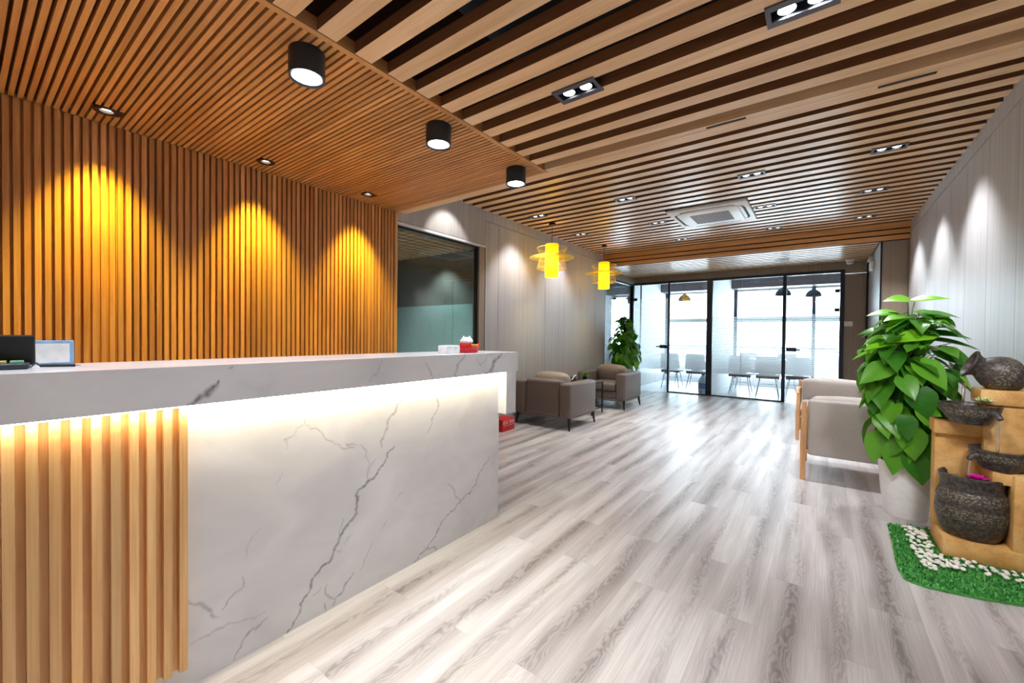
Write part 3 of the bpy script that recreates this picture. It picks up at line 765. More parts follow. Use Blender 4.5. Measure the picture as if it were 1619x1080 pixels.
FASCIA_VEINS = [
  ([(0.529, 1.036), (0.501, 1.003), (0.475, 0.983), (0.444, 0.966)], 0.0100, 1.00),
  ([(0.573, 1.081), (0.559, 1.078)], 0.0040, 0.50),
  ([(1.18, 1.071), (1.153, 1.021), (1.107, 0.987)], 0.0060, 0.25),
  ([(1.44, 1.057), (1.466, 1.016), (1.493, 0.971)], 0.0050, 0.45),
  ([(1.731, 1.086), (1.671, 1.032), (1.652, 0.973)], 0.0090, 0.60),
  ([(2.076, 1.088), (1.988, 1.032), (1.911, 0.962)], 0.0110, 0.80),
  ([(2.0, 1.082), (1.869, 1.022), (1.829, 1.061)], 0.0060, 0.35),
]

# ================================================================== RECEPTION COUNTER
XP, XFa = -1.688, -1.620            # marble panel plane, front of the overhanging top
YC = -1.6
def vein_grid(b_x, y0, y1, z0, z1, step, veins, seed):
    """grid on the plane x = b_x with a per-vertex vein strength"""
    rr = random.Random(seed)
    ny, nz = int((y1-y0)/step)+1, int((z1-z0)/step)+1
    dy, dz = (y1-y0)/(ny-1), (z1-z0)/(nz-1)
    val = [0.0]*(ny*nz)
    for pts, w, s in veins:
        P = [Vector((a, c)) for a, c in pts]
        for _ in range(3):
            Q = [P[0]]
            for a, c in zip(P, P[1:]):
                d = c-a; L = d.length; n = Vector((-d.y, d.x))
                Q += [(a+c)/2 + n*rr.uniform(-.19, .19), c]
            P = Q
        N = len(P)-1
        for i, (a, c) in enumerate(zip(P, P[1:])):
            f = (i+.5)/N
            ww = w*(.35+.65*math.sin(PI*min(1, max(0, .08+.84*f))))*rr.uniform(.5, 1.35)*.85
            ss = s*rr.uniform(.6, 1.1)
            m_ = ww*1.6
            for iy in range(max(0, int((min(a.x, c.x)-m_-y0)/dy)), min(ny-1, int((max(a.x, c.x)+m_-y0)/dy)+1)+1):
                for iz in range(max(0, int((min(a.y, c.y)-m_-z0)/dz)), min(nz-1, int((max(a.y, c.y)+m_-z0)/dz)+1)+1):
                    p = Vector((y0+iy*dy, z0+iz*dz)); d = c-a; L2 = d.length_squared or 1e-9
                    q = max(0, min(1, (p-a).dot(d)/L2)); dist = (p-(a+d*q)).length
                    k = ss*max(0, min(1, (m_-dist)/(m_-ww*.25)))
                    if k > val[iy*nz+iz]: val[iy*nz+iz] = k
    vs = [(b_x, y0+iy*dy, z0+iz*dz) for iy in range(ny) for iz in range(nz)]
    fs = [(iy*nz+iz, (iy+1)*nz+iz, (iy+1)*nz+iz+1, iy*nz+iz+1) for iy in range(ny-1) for iz in range(nz-1)]
    return vs, fs, val
def marble_obj(name, b, vs, fs, val, parent):
    n0 = len(b.v); b.add(vs, fs)
    o = b.build(name, M['marble'], parent)
    at = o.data.attributes.new('vein', 'FLOAT', 'POINT'); at.data.foreach_set('value', [0.0]*n0 + val)
    return o
ct = thing('reception_counter', 'long white marble reception counter with a slatted oak section and glowing strip under its top', 'reception counter', (0, 0, 0))
b = MB(); b.box(XP-.03, XP-.001, YC, 2.135, 0, 1.0)
vs, fs, val = vein_grid(XP, .30, 2.135, 0, .955, .0035, PANEL_VEINS, 3)
marble_obj('front_panel', b, vs, fs, val, ct)
b = MB()
b.box(-2.02, XFa-.001, YC, 2.248, .963, 1.089)
vs, fs, val = vein_grid(XFa, -.6, 2.248, .963, 1.089, .004, FASCIA_VEINS, 5)
marble_obj('top_slab', b, vs, fs, val, ct)
b = MB(); b.box(-2.02, XFa-.001, 2.125, 2.228, .69, .963); b.build('end_drop', M['marble'], ct)
b = MB(); b.box(-2.02, -1.98, YC, 2.12, 0, .963); b.box(-2.70, -2.02, YC, 2.05, .70, .74); b.box(-2.68, -2.64, YC, 2.0, 0, .70); b.build('staff_desk', M['white_paint'], ct)
b = MB(); y = .4335
while y > YC: b.box(XP-.0005, -1.658, y, y+.0215, .085, .958); y -= .0405
b.build('slat_panel', M['oak_counter'], ct)
b = MB(); b.box(XP-.0004, XP+.004, YC, .455, .085, .958); b.build('slat_backing', M['oak_counter'], ct)
b = MB(); b.box(-1.652, -1.640, YC, 2.11, .957, .9625); b.build('led_strip', M['led'], ct)
area_light('counter_strip_light', (-1.645, .25, .954), (0, math.radians(-22), 0), .014, 3.65, E_LED, (1.0, .82, .46))

# things on the counter
ZC = 1.089
t = thing('index_tab_case', 'open black case holding pink, yellow and green index tabs on the counter', 'stationery case', (-1.84, .055, ZC), math.radians(-6))
b = MB(); b.rbox(-.05, .045, -.11, .075, 0, .017, .006); b.build('tray', M['lamp_black'], t, smooth=True)
b = MB(); b.rbox(-.105, .105, -.006, .006, -.045, .045, .010, 3, M=Matrix.Translation((-.035, -.02, .052)) @ Matrix.Rotation(math.radians(12), 4, 'Y') @ Matrix.Rotation(PI/2, 4, 'Z')); b.build('lid', M['black_fabric'], t, smooth=True)
for k, mt in enumerate(('tab_green', 'tab_yellow', 'tab_pink', 'tab_green', 'tab_yellow')):
    b = MB(); y = .052-k*.032; b.box(-.006, .030, y-.012, y+.012, .0165, .0235); b.build('index_tab', M[mt], t)
t = thing('card_holder', 'small pale blue framed card standing behind the black case', 'card holder', (-2.0, .185, ZC), math.radians(12))
b = MB(); b.rbox(-.006, .006, -.055, .055, 0, .078, .003); b.build('frame', M['blue_edge'], t, smooth=True)
b = MB(); b.box(.006, .0075, -.043, .043, .006, .068); b.build('card', M['white_card'], t)
b = MB(); b.box(-.03, .006, -.04, .04, 0, .004); b.build('foot', M['blue_edge'], t)
t = thing('counter_pen', 'black pen on a cord lying beside the black case', 'pen', (-1.835, .17, ZC))
b = MB(); b.tube([(0, -.02, .006), (.012, .05, .005)], .0042, 8); b.build('barrel', M['black_fabric'], t, smooth=True)
b = MB(); b.tube([(.012, .05, .005), (.014, .062, .004)], [.0035, .001], 8); b.build('tip', M['silver'], t, smooth=True)
b = MB(); b.tube([(-.01+.008*math.cos(k*.8), -.055+k*.0028, .009+.006*math.sin(k*.8)) for k in range(14)], .0016, 5); b.build('coil_cord', M['black_fabric'], t)
t = thing('card_box', 'small white box on the counter beside the red ornament', 'box', (-1.77, 1.755, ZC))
b = MB(); b.rbox(-.035, .035, -.056, .056, 0, .046, .003); b.build('box_body', M['white_card'], t, smooth=True)
b = MB(); b.box(-.030, .030, -.051, .051, .046, .0475); b.build('lid', M['white_plastic'], t)
t = thing('lucky_ornament', 'small red and gold ornament with a round white top at the counter end', 'ornament', (-1.76, 1.915, ZC+.001))
b = MB(); b.rbox(-.04, .04, -.062, .045, 0, .020, .008); b.tube([(0, .02, .025), (0, .065, .022), (0, .088, .040), (0, .098, .060)], [.024, .018, .011, .004], 10); b.build('base', M['red'], t, smooth=True)
b = MB(); b.lathe([(.034, .012), (.045, .024), (.046, .045), (.036, .060), (0, .064)], 24, (0, -.022, 0)); b.build('body', M['red'], t, smooth=True)
b = MB(); b.lathe([(0, .054), (.034, .057), (.041, .072), (.030, .090), (0, .097)], 24, (0, -.020, 0), close=False)
for s in (-1, 1): b.lathe([(.012, 0), (0, .02)], 10, (0, -.020+s*.026, .086))
b.build('head', M['white_card'], t, smooth=True)
b = MB()
for s in (-1, 0, 1): b.lathe([(0, -.012), (.009, -.004), (.009, .004), (0, .012)], 12, (.040, .006+s*.020, .044), close=False)
b.build('coin', M['gold'], t, smooth=True)

# red box on the floor beyond the counter
t = thing('red_gift_box', 'red box with white markings on the floor beyond the counter end', 'box', (-3.19, 4.12, 0), math.radians(2))
b = MB(); b.rbox(-.14, .06, -.10, .17, 0, .15, .004); b.build('carton', M['red'], t, smooth=True)
b = MB()
for k, (u0, kind) in enumerate(((-.075, 0), (-.012, 1), (.055, 2), (.115, 0))):
    y0 = u0
    for z0, z1, a, c in ((.128, .133, 0, .04), (.092, .097, 0, .04), (.110, .114, .008, .032)): b.box(.060, .0612, y0+a, y0+c, z0, z1)
    b.box(.060, .0612, y0, y0+.005, .092, .133)
    if kind != 1: b.box(.060, .0612, y0+.035, y0+.04, .092, .133)
b.box(.060, .0612, -.075, .155, .070, .073)
b.build('white_marking', M['white_card'], t)

# ================================================================== SEATING
def lounge_chair():
    t = thing('lounge_armchair', 'grey leather armchair seen from behind, with a dark bag on it', 'armchair', (-2.925, 4.965, 0), 0, 'grey leather armchairs by the grey wall')
    for s in (-1, 1):
        b = MB(); x0, x1 = (s*.43, s*.265) if s < 0 else (.265, .43)
        b.rbox(x0, x1, -.375, .375, .155, .595, .035, 4); b.build('arm', M['leather'], t, smooth=True)
    b = MB(); b.rbox(-.262, .262, -.365, -.20, .165, .625, .03, 4); b.build('backrest', M['leather'], t, smooth=True)
    b = MB(); b.tube([(-.25, -.367, .19), (-.25, -.367, .60), (.25, -.367, .60), (.25, -.367, .19)], .0035, 6, closed=True); b.build('piping', M['leather_cushion'], t)
    b = MB(); b.rbox(-.40, .40, -.35, .36, .135, .17, .01, 2); b.build('bottom_rail', M['leather'], t, smooth=True)
    b = MB(); b.rbox(-.262, .262, -.20, .35, .17, .30, .02, 3); b.build('seat_base', M['leather'], t, smooth=True)
    b = MB(); b.rbox(-.258, .258, -.18, .37, .295, .43, .045, 4, puff=.012, cuts=2); b.build('seat_cushion', M['leather'], t, smooth=True)
    b = MB(); b.rbox(-.25, .25, -.075, .075, -.165, .165, .06, 4, puff=.03, cuts=3, M=Matrix.Translation((0, -.12, .525)) @ Matrix.Rotation(math.radians(-14), 4, 'X')); b.build('back_cushion', M['leather_cushion'], t, smooth=True)
    for sx in (-1, 1):
        for sy in (-1, 1):
            b = MB(); b.tube([(sx*.395, sy*.335, .155), (sx*.415, sy*.365, 0)], [.024, .010], 12); b.build('leg', M['black_metal'], t, smooth=True)
    return t
c1 = lounge_chair()
dup(c1, (-2.94, 6.82, 0), PI, 'grey leather armchair facing the counter, under the potted tree')
t = thing('dark_bag', 'small dark bag lying on the grey armchair seen from behind', 'bag', (-2.76, 5.10, .458))
b = MB(); b.rbox(-.05, .05, -.05, .10, -.0, .17, .04, 4, puff=.01, cuts=2); b.build('pouch', M['black_fabric'], t, smooth=True)
b = MB(); b.tube([(.04, -.06, .14), (.06, -.02, .20), (.06, .03, .20), (.045, .07, .13)], .008, 8); b.build('strap', M['white_card'], t, smooth=True)

t = thing('side_table', 'small black square side table between the two grey armchairs', 'side table', (-2.93, 5.91, 0))
b = MB(); b.rbox(-.20, .20, -.20, .20, .468, .49, .006, 2); b.build('tabletop', M['black_metal'], t, smooth=True)
for sx in (-1, 1):
    for sy in (-1, 1):
        b = MB(); b.rbox(sx*.185-.011, sx*.185+.011, sy*.185-.011, sy*.185+.011, 0, .468, .003, 1); b.build('leg', M['black_metal'], t)
b = MB()
for s in (-1, 1): b.box(-.185, .185, s*.185-.007, s*.185+.007, .08, .095); b.box(s*.185-.007, s*.185+.007, -.185, .185, .08, .095)
b.build('stretcher', M['black_metal'], t)

def wood_chair():
    t = thing('wooden_armchair', 'beige upholstered armchair with light wooden frame, its back to the camera', 'armchair', (.215, 4.66, 0), 0, 'beige wooden armchairs by the panelled wall')
    for s in (-1, 1):
        b = MB(); b.tube([(s*.318, -.345, 0), (s*.318, -.335, .30), (s*.315, -.305, .66)], [.017, .022, .017], 12); b.build('rear_leg', M['beech'], t, smooth=True)
        b = MB(); b.tube([(s*.318, .345, 0), (s*.318, .315, .30), (s*.315, .290, .535)], [.016, .021, .017], 12); b.build('front_leg', M['beech'], t, smooth=True)
        b = MB(); b.tube([(s*.316, -.315, .565), (s*.330, -.10, .57), (s*.330, .15, .56), (s*.316, .30, .54)], [.015, .021, .021, .015], 10); b.build('armrest', M['beech'], t, smooth=True)
        b = MB(); b.tube([(s*.318, -.33, .27), (s*.318, .315, .29)], .014, 10); b.build('side_rail', M['beech'], t, smooth=True)
    b = MB(); b.rbox(-.292, .292, -.045, .045, -.235, .235, .028, 4, M=Matrix.Translation((0, -.285, .445)) @ Matrix.Rotation(math.radians(-6), 4, 'X')); b.build('backrest', M['beige'], t, smooth=True)
    b = MB(); b.rbox(-.288, .288, -.27, .33, .25, .30, .015, 3); b.build('seat_frame', M['beige'], t, smooth=True)
    b = MB(); b.rbox(-.288, .288, -.24, .34, .30, .43, .04, 4, puff=.012, cuts=2); b.build('seat_cushion', M['beige'], t, smooth=True)
    b = MB(); b.rbox(-.27, .27, -.06, .06, -.15, .15, .045, 4, puff=.02, cuts=2, M=Matrix.Translation((0, -.185, .545)) @ Matrix.Rotation(math.radians(-10), 4, 'X')); b.build('back_cushion', M['beige'], t, smooth=True)
    b = MB(); b.tube([(-.31, -.33, .245), (.31, -.33, .245)], .012, 8); b.tube([(-.31, .315, .27), (.31, .315, .27)], .012, 8); b.build('cross_rail', M['beech'], t, smooth=True)
    return t
w1 = wood_chair()
dup(w1, (.115, 6.30, 0), PI, 'beige upholstered armchair with light wooden frame, facing the camera beyond its twin')
t = thing('black_pouch', 'flat black pouch lying on the seat of the far beige armchair', 'pouch', (.12, 6.13, .446))
b = MB(); b.rbox(-.13, .13, -.07, .07, 0, .05, .02, 3); b.build('pouch_body', M['black_fabric'], t, smooth=True)
b = MB(); b.tube([(-.10, -.071, .035), (.10, -.071, .035)], .004, 6); b.build('zip', M['silver'], t)

# ================================================================== PLANTS
def leaf(b, base, d, up, L, Wd, droop=.35, fold=.22, rr=R, mi=0):
    """heart-shaped pothos leaf; base = where the stalk meets the blade"""
    d = Vector(d).normalized(); up = Vector(up); side = d.cross(up)
    if side.length < 1e-4: side = d.orthogonal()
    side.normalize(); up = side.cross(d).normalized()
    prof = [(-.10, .30, .55), (.02, .0, .80), (.16, .0, 1.0), (.34, .0, .98), (.54, .0, .78), (.74, .0, .47), (.90, .0, .17), (1.0, .0, .0)]
    vs = []; w = rr.uniform(-.12, .12)
    for f, inner, wid in prof:
        g = max(0, f); c = Vector(base) + d*(L*f) - up*(droop*L*g*g) + side*(w*L*g*g)
        for k in (-1, -.5, 0, .5, 1):
            x = k*wid*Wd*.5
            if f < 0 and k == 0: p = Vector(base) + d*(L*.03)
            else: p = c + side*x
            p = p + up*(abs(k)*wid*Wd*fold*(1 if abs(k) < .9 else .80))
            vs.append(p)
    fs = []
    for i in range(len(prof)-1):
        for k in range(4):
            a = i*5+k; fs.append((a, a+1, a+6, a+5))
    b.add(vs, fs, mi)
def inside(p, boxes):
    return any(x0 < p.x < x1 and y0 < p.y < y1 and z0 < p.z < z1 for x0, x1, y0, y1, z0, z1 in boxes)
def pothos(name, label, loc, H, prof, n, Lr, pot, boxes, seed, special=(), cat='potted plant', lean=0.0):
    rr = random.Random(seed)
    t = thing(name, label, cat, loc)
    pr, pr2, ph = pot
    b = MB(); b.lathe([(0, 0), (pr2*.96, 0), (pr2, .012), (pr2+(pr-pr2)*.55, ph*.45), (pr, ph*.92), (pr*.99, ph), (pr*.93, ph), (pr*.92, ph-.04), (0, ph-.04)], 48, close=False); b.build('pot', M['pot_white'], t, smooth=True)
    b = MB(); b.lathe([(0, ph-.03), (pr*.915, ph-.035)], 32, close=False); b.build('soil', M['soil'], t)
    b = MB(); b.cyl(0, 0, ph-.05, H*.90, .030, .026, 16); b.build('moss_pole', M['coir'], t, smooth=True)
    lv = MB(); st = MB(); L0 = Vector(loc)
    def rad(z):
        for (z0, r0), (z1, r1) in zip(prof, prof[1:]):
            if z0 <= z <= z1: return r0+(r1-r0)*(z-z0)/(z1-z0)
        return prof[-1][1]
    made = 0; tries = 0
    while made < n and tries < n*14:
        tries += 1
        z = prof[0][0] + (prof[-1][0]-prof[0][0])*rr.random()**1.15
        a = rr.uniform(0, 2*PI); r = rad(z)*rr.uniform(.45, 1.0)
        f = (z-prof[0][0])/(prof[-1][0]-prof[0][0])
        L = rr.uniform(*Lr)*(1.05-.25*f); Wd = L*rr.uniform(.68, .85)
        o = Vector((math.cos(a), math.sin(a), 0))
        tip = o*r + Vector((0, 0, z))
        pitch = -1.25 + 1.15*f + rr.uniform(-.28, .28)
        d = (o*math.cos(pitch) + Vector((0, 0, math.sin(pitch)))).normalized()
        tw = Vector((-o.y, o.x, 0))*rr.uniform(-.45, .45); d = (d+tw).normalized()
        up = (o*math.sin(-pitch)*1.0 + Vector((0, 0, math.cos(pitch)))).normalized()
        base = tip - d*L*.85
        end = base + d*L - up*L*.3
        if base.xy.length < .035: base = Vector((o.x*.035, o.y*.035, base.z))
        if any(inside(L0+q, boxes) for q in (base, end, base+d*L*.5, base+d*L)): continue
        if base.z+min(0, d.z*L) < .05 + (.0 if end.xy.length > pr+.02 else 0): continue
        if min(base.z, end.z) < ph+.01 and min(base.xy.length, end.xy.length) < pr+.02: continue
        leaf(lv, base, d, up, L, Wd, rr.uniform(.15, .4), rr.uniform(.10, .26), rr)
        s0 = Vector((o.x*.03, o.y*.03, min(max(base.z-.07-.05*rr.random(), ph-.03), H*.9)))
        st.tube([s0, (s0+base)/2+Vector((0, 0, .02)), base+d*L*.03], .0026, 5); made += 1
    nw = MB()
    for base, d, up, L, Wd, fresh in special:
        leaf(nw if fresh else lv, base, d, up, L, Wd, .18, .12, rr)
        bb = Vector(base); s0 = Vector((bb.x*.25, bb.y*.25, max(ph, bb.z-.16)))
        st.tube([s0, s0*.4+bb*.6+Vector((0, 0, .01)), bb+Vector(d).normalized()*L*.03], .003, 6)
    fo = lv.build('foliage', M['leaf'], t, smooth=True, angle=60)
    if nw.v: tag(nw.build('young_foliage', M['leaf_new'], t, smooth=True, angle=60), 'bright young leaves')
    st.build('stalks', M['stem'], t, smooth=True)
    return t
V = Vector
sp = [  # (base, direction, up, length, width, bright)
 ((-.01, 0, 1.47), (-.75, -.25, .10), (.1, -.5, .9), .14, .12, True), ((.02, 0, 1.465), (.80, -.2, .12), (-.2, -.4, .9), .17, .10, True),
 ((-.07, -.03, 1.375), (-.8, -.35, .05), (0, -.4, .9), .17, .13, True), ((-.03, -.12, 1.35), (-.75, -.65, -.05), (0, -.3, .95), .15, .12, True),
 ((.08, -.02, 1.375), (.85, -.1, -.05), (0, -.3, .95), .16, .11, False), ((.05, .03, 1.38), (.75, .2, .1), (0, -.3, .95), .15, .11, False),
 ((.09, -.10, 1.235), (-.80, -.45, -.12), (.05, -.55, .85), .24, .14, True), ((.10, -.06, 1.24), (.97, -.15, .0), (0, -.35, .95), .18, .12, False),
 ((.11, -.05, 1.20), (.98, -.1, -.12), (0, -.3, .95), .22, .10, False), ((-.08, -.12, 1.19), (-.9, -.4, -.15), (0, -.5, .85), .19, .13, True),
 ((-.15, -.02, 1.26), (-.95, -.15, -.05), (0, -.4, .9), .13, .09, False), ((.13, -.08, 1.13), (.8, -.35, -.45), (.2, -.6, .7), .20, .15, False),
 ((.03, -.18, 1.05), (.55, -.4, -.55), (.2, -.75, .55), .21, .16, False), ((.12, -.16, .97), (.45, -.2, -.8), (.3, -.9, .3), .17, .14, False),
 ((-.06, -.165, .50), (-.1, -.25, -1), (0, -1, .1), .20, .16, False), ((.03, -.17, .47), (.1, -.22, -1), (0, -1, .1), .21, .17, False), ((-.14, -.13, .55), (-.35, -.25, -1), (-.3, -.9, .1), .20, .15, False), ((-.01, -.20, .62), (.05, -.2, -1), (0, -1, 0), .20, .16, False), ((.09, -.17, .60), (.2, -.2, -1), (.2, -.9, 0), .19, .15, False),
 ((-.12, -.16, 1.02), (-.7, -.4, -.5), (-.1, -.7, .6), .20, .15, False), ((.02, -.22, .88), (.2, -.25, -.9), (.1, -.95, -.2), .19, .16, False)]
boxes_r = [(.535, 1.2, 3.0, 3.62, 0, 1.15), (.905, 1.3, 0, 9, 0, 3), (-.2, .57, 4.26, 5.2, 0, .72)]
plR = pothos('potted_pothos', 'tall leafy pothos on a dark pole in a white pot, beside the stone fountain', (.485, 3.885, 0), 1.50,
    [(.34, .20), (.48, .27), (.75, .30), (1.10, .33), (1.26, .30), (1.36, .24)], 260, (.14, .22), (.145, .112, .37), boxes_r, 11, sp)
boxes_l = [(-4.2, -3.35, 7.0, 7.6, 0, 3), (-4.2, -3.44, 7.5, 9.5, 0, 3), (-3.40, -2.48, 6.4, 7.23, 0, .78)]
spl = [((0, -.05, 1.56), (.3, -.5, .3), (0, -.6, .8), .15, .13, True), ((-.06, -.05, 1.50), (-.6, -.5, .0), (0, -.5, .85), .15, .13, True), ((.08, -.08, 1.45), (.7, -.4, -.3), (0, -.5, .85), .15, .13, False),
 ((-.02, -.16, 1.22), (.1, -.8, -.5), (0, -.6, .6), .15, .14, True)]
plL = pothos('potted_pothos', 'tall leafy pothos tree in the far corner behind the grey armchair', (-3.10, 7.90, 0), 1.62,
    [(.40, .22), (.62, .36), (.95, .39), (1.20, .33), (1.45, .20), (1.55, .12)], 230, (.13, .20), (.19, .15, .42), boxes_l, 23, spl)
t = thing('small_succulent', 'tiny bright green plant in a pot on the black side table', 'potted plant', (-2.985, 5.97, .49))
b = MB(); b.lathe([(0, 0), (.03, 0), (.042, .07), (.037, .07), (.035, .06), (0, .06)], 24, close=False); b.build('pot', M['lamp_black'], t, smooth=True)
b = MB(); rr = random.Random(5)
for k in range(34):
    a = rr.uniform(0, 6.28); e = rr.uniform(.1, 1.3); o = Vector((math.cos(a)*math.cos(e), math.sin(a)*math.cos(e), math.sin(e)))
    leaf(b, Vector((0, 0, .065))+o*rr.uniform(.01, .04), o, (0, 0, 1), rr.uniform(.05, .075), .035, .2, .1, rr)
b.build('foliage', M['leaf_small'], t, smooth=True)

# ================================================================== FOUNTAIN
FX = .557
ft = thing('stone_fountain', 'ochre stepped stone water fountain standing in the grass mat by the right wall', 'fountain', (0, 0, 0))
b = MB()
b.rbox(FX, .915, 3.238, 3.56, .012, .115, .012, 2)             # base ledge
b.rbox(FX-.004, .80, 3.455, 3.56, .10, .735, .012, 2)           # low back block
b.rbox(FX-.014, .83, 3.425, 3.57, .655, .735, .012, 2)          # its cap
b.rbox(.735, .915, 3.40, 3.57, .10, .915, .012, 2)              # tall back block
b.rbox(.715, .918, 3.385, 3.575, .845, .93, .012, 2)            # its cap
b.rbox(.812, .917, 3.245, 3.41, .10, .505, .012, 2)             # right pier in front
b.rbox(.742, .917, 3.275, 3.41, .44, .508, .010, 2)             # shelf over the pot
b.build('stone_body', M['sandstone'], ft, smooth=True)
def jar(name, prof, bands, Mx, label=None, rimr=None, n=48):
    o = None
    b = MB(); b.lathe(prof, n, M=Mx, close=False); o = b.build(name, M['pottery'], ft, smooth=True)
    if label: o['label'] = label
    for bp in bands:
        b = MB(); b.lathe(bp, n, M=Mx, close=False); b.build('carved_band', M['pottery_band'], o, smooth=True)
    return o
pm = Matrix.Translation((.690, 3.372, .045))
jar('water_jar', [(0, .06), (.100, .06), (.104, .05), (.100, .064), (.128, .11), (.142, .18), (.143, .25), (.137, .29), (.127, .325), (.124, .345), (.126, .375), (.132, .395), (.134, .408), (.126, .413), (.117, .40), (.114, .375), (.113, .36), (0, .355)],
    [[(.1395, .268), (.1435, .280), (.1395, .294), (.1315, .318), (.127, .328)], [(.1415, .175), (.146, .186), (.147, .225), (.1435, .240)]], pm, 'dark round jar that catches the water')
b = MB(); b.lathe([(0, .385), (.1135, .385)], 32, M=pm, close=False); b.build('jar_water', M['water'], ft)
def bowl(name, c, r, h, spout, label):
    Mx = Matrix.Translation(c)
    o = jar(name, [(0, 0), (r*.62, 0), (r*.80, h*.35), (r*.95, h*.75), (r, h*.90), (r, h), (r*.93, h), (r*.90, h*.82), (r*.7, h*.62), (0, h*.60)], [[(r*.845, h*.42), (r*.90, h*.52), (r*.975, h*.74), (r*.965, h*.80)]], Mx, label)
    b = MB(); d = Vector(spout).normalized(); p = Vector(c)+Vector((0, 0, h*.72))+d*(r*.90)
    b.tube([p-d*.02, p+d*.03-Vector((0, 0, .012)), p+d*.045-Vector((0, 0, .03))], [.020, .016, .012], 12); b.build('spout', M['pottery'], o, smooth=True)
    b = MB(); b.lathe([(0, h*.80), (r*.895, h*.80)], 32, M=Mx, close=False); b.build('water_surface', M['water'], o)
    return o
bowl('upper_bowl', (.677, 3.395, .737), .124, .108, (.55, -.8, 0), 'dark bowl with a pale flower, below the tipped jar')
bowl('lower_bowl', (.788, 3.345, .51), .122, .108, (-.85, -.5, 0), 'dark bowl on the right shelf')
jm = Matrix.Translation((.800, 3.462, 1.017)) @ Matrix.Rotation(math.radians(-66), 4, 'Y') @ Matrix.Rotation(PI, 4, 'Z')
jar('tipped_jar', [(0, -.100), (.050, -.100), (.066, -.085), (.088, -.045), (.095, -.005), (.090, .035), (.070, .066), (.056, .082), (.056, .094), (.068, .110), (.080, .120), (.080, .128), (.070, .128), (.050, .10), (.045, .08), (0, .02)],
    [[(.091, -.045), (.0975, -.022), (.0985, .005), (.0945, .020)]], jm, 'dark jar lying tipped on the top step, pouring water')
for nm, pts, r in (('water_stream', [(.672, 3.455, .965), (.664, 3.452, .92), (.661, 3.45, .83)], [.010, .009, .006]), ('water_stream', [(.745, 3.262, .795), (.752, 3.258, .75), (.756, 3.262, .60)], [.010, .010, .006]), ('water_stream', [(.668, 3.285, .572), (.660, 3.282, .52), (.657, 3.285, .39)], [.009, .008, .006])):
    b = MB(); b.tube(pts, r, 10); b.build(nm, M['water'], ft, smooth=True)
def flower(name, label, c, r, ma, mb_, rows):
    t = thing(name, label, 'flower', c)
    rr = random.Random(3)
    for q, (n, rad_, el, mt) in enumerate(rows):
        b = MB()
        for k in range(n):
            a = 2*PI*k/n+q*.4; o = Vector((math.cos(a)*math.cos(el), math.sin(a)*math.cos(el), math.sin(el)))
            leaf(b, o*.004, o, (0, 0, 1), rad_, rad_*.6, -.2, .15, rr)
        b.build('petals', M[mt], t, smooth=True)
    return t
flower('floating_flower', 'pale white and green water lily floating in the upper fountain bowl', (.722, 3.35, .858), .05, 0, 0, [(9, .052, .25, 'petal_white'), (7, .042, .6, 'petal_green'), (5, .028, 1.0, 'petal_white')])
flower('floating_flower', 'bright magenta flower floating in the round fountain jar', (.697, 3.325, .440), .05, 0, 0, [(9, .050, .15, 'pink'), (7, .042, .5, 'pink'), (5, .03, .9, 'pink')])
t = thing('mains_cord', 'thin pale cord running on the floor between the white pot and the fountain', 'cord', (0, 0, 0))
b = MB(); b.tube([(.50, 3.70, .004), (.478, 3.665, .006), (.485, 3.62, .037), (.54, 3.60, .038), (.60, 3.61, .045)], .0028, 6); b.build('wire', M['cord'], t)
b = MB(); b.rbox(.588, .612, 3.60, 3.625, .036, .058, .004, 2); b.build('plug', M['cord'], t, smooth=True)

# ---- artificial grass mat and pebbles
from math import hypot
gpoly = [(.368, 3.60), (.362, 3.30), (.350, 3.12), (.345, 2.93), (.362, 2.82), (.43, 2.795), (.60, 2.82), (.76, 2.87), (.905, 2.93), (.905, 3.60), (.60, 3.66)]
def inpoly(x, y):
    c = False; j = len(gpoly)-1
    for i in range(len(gpoly)):
        (xi, yi), (xj, yj) = gpoly[i], gpoly[j]
        if (yi > y) != (yj > y) and x < (xj-xi)*(y-yi)/(yj-yi)+xi: c = not c
        j = i
    return c
t = thing('grass_mat', 'green artificial grass mat under the stone fountain', 'grass mat', (0, 0, 0))
b = MB(); n = len(gpoly)
b.add([(x, y, .001) for x, y in gpoly]+[(x, y, .010) for x, y in gpoly], [tuple(range(n, 2*n)), tuple(reversed(range(n)))]+[(i, (i+1)%n, n+(i+1)%n, n+i) for i in range(n)]); b.build('mat_base', M['turf'], t)
b = MB(); rr = random.Random(9)
for k in range(8200):
    x, y = rr.uniform(.33, .91), rr.uniform(2.78, 3.66)
    if not inpoly(x, y) or (x > .575 and y > 3.255): continue
    a = rr.uniform(0, 6.28); e = rr.uniform(.3, 1.4); L = rr.uniform(.012, .024); w = .0035
    o = Vector((math.cos(a)*math.cos(e), math.sin(a)*math.cos(e), math.sin(e))); s = Vector((-math.sin(a), math.cos(a), 0))*w
    p = Vector((x, y, .009)); q = p+o*L*.55
    b.add([p-s*.5, p+s*.5, q+s, p+o*L, q-s], [(0, 1, 2, 3, 4)])
tag(b.build('grass_blades', M['turf'], t), kind='stuff')
prx = None; placed = []
rr = random.Random(17); tries = 0
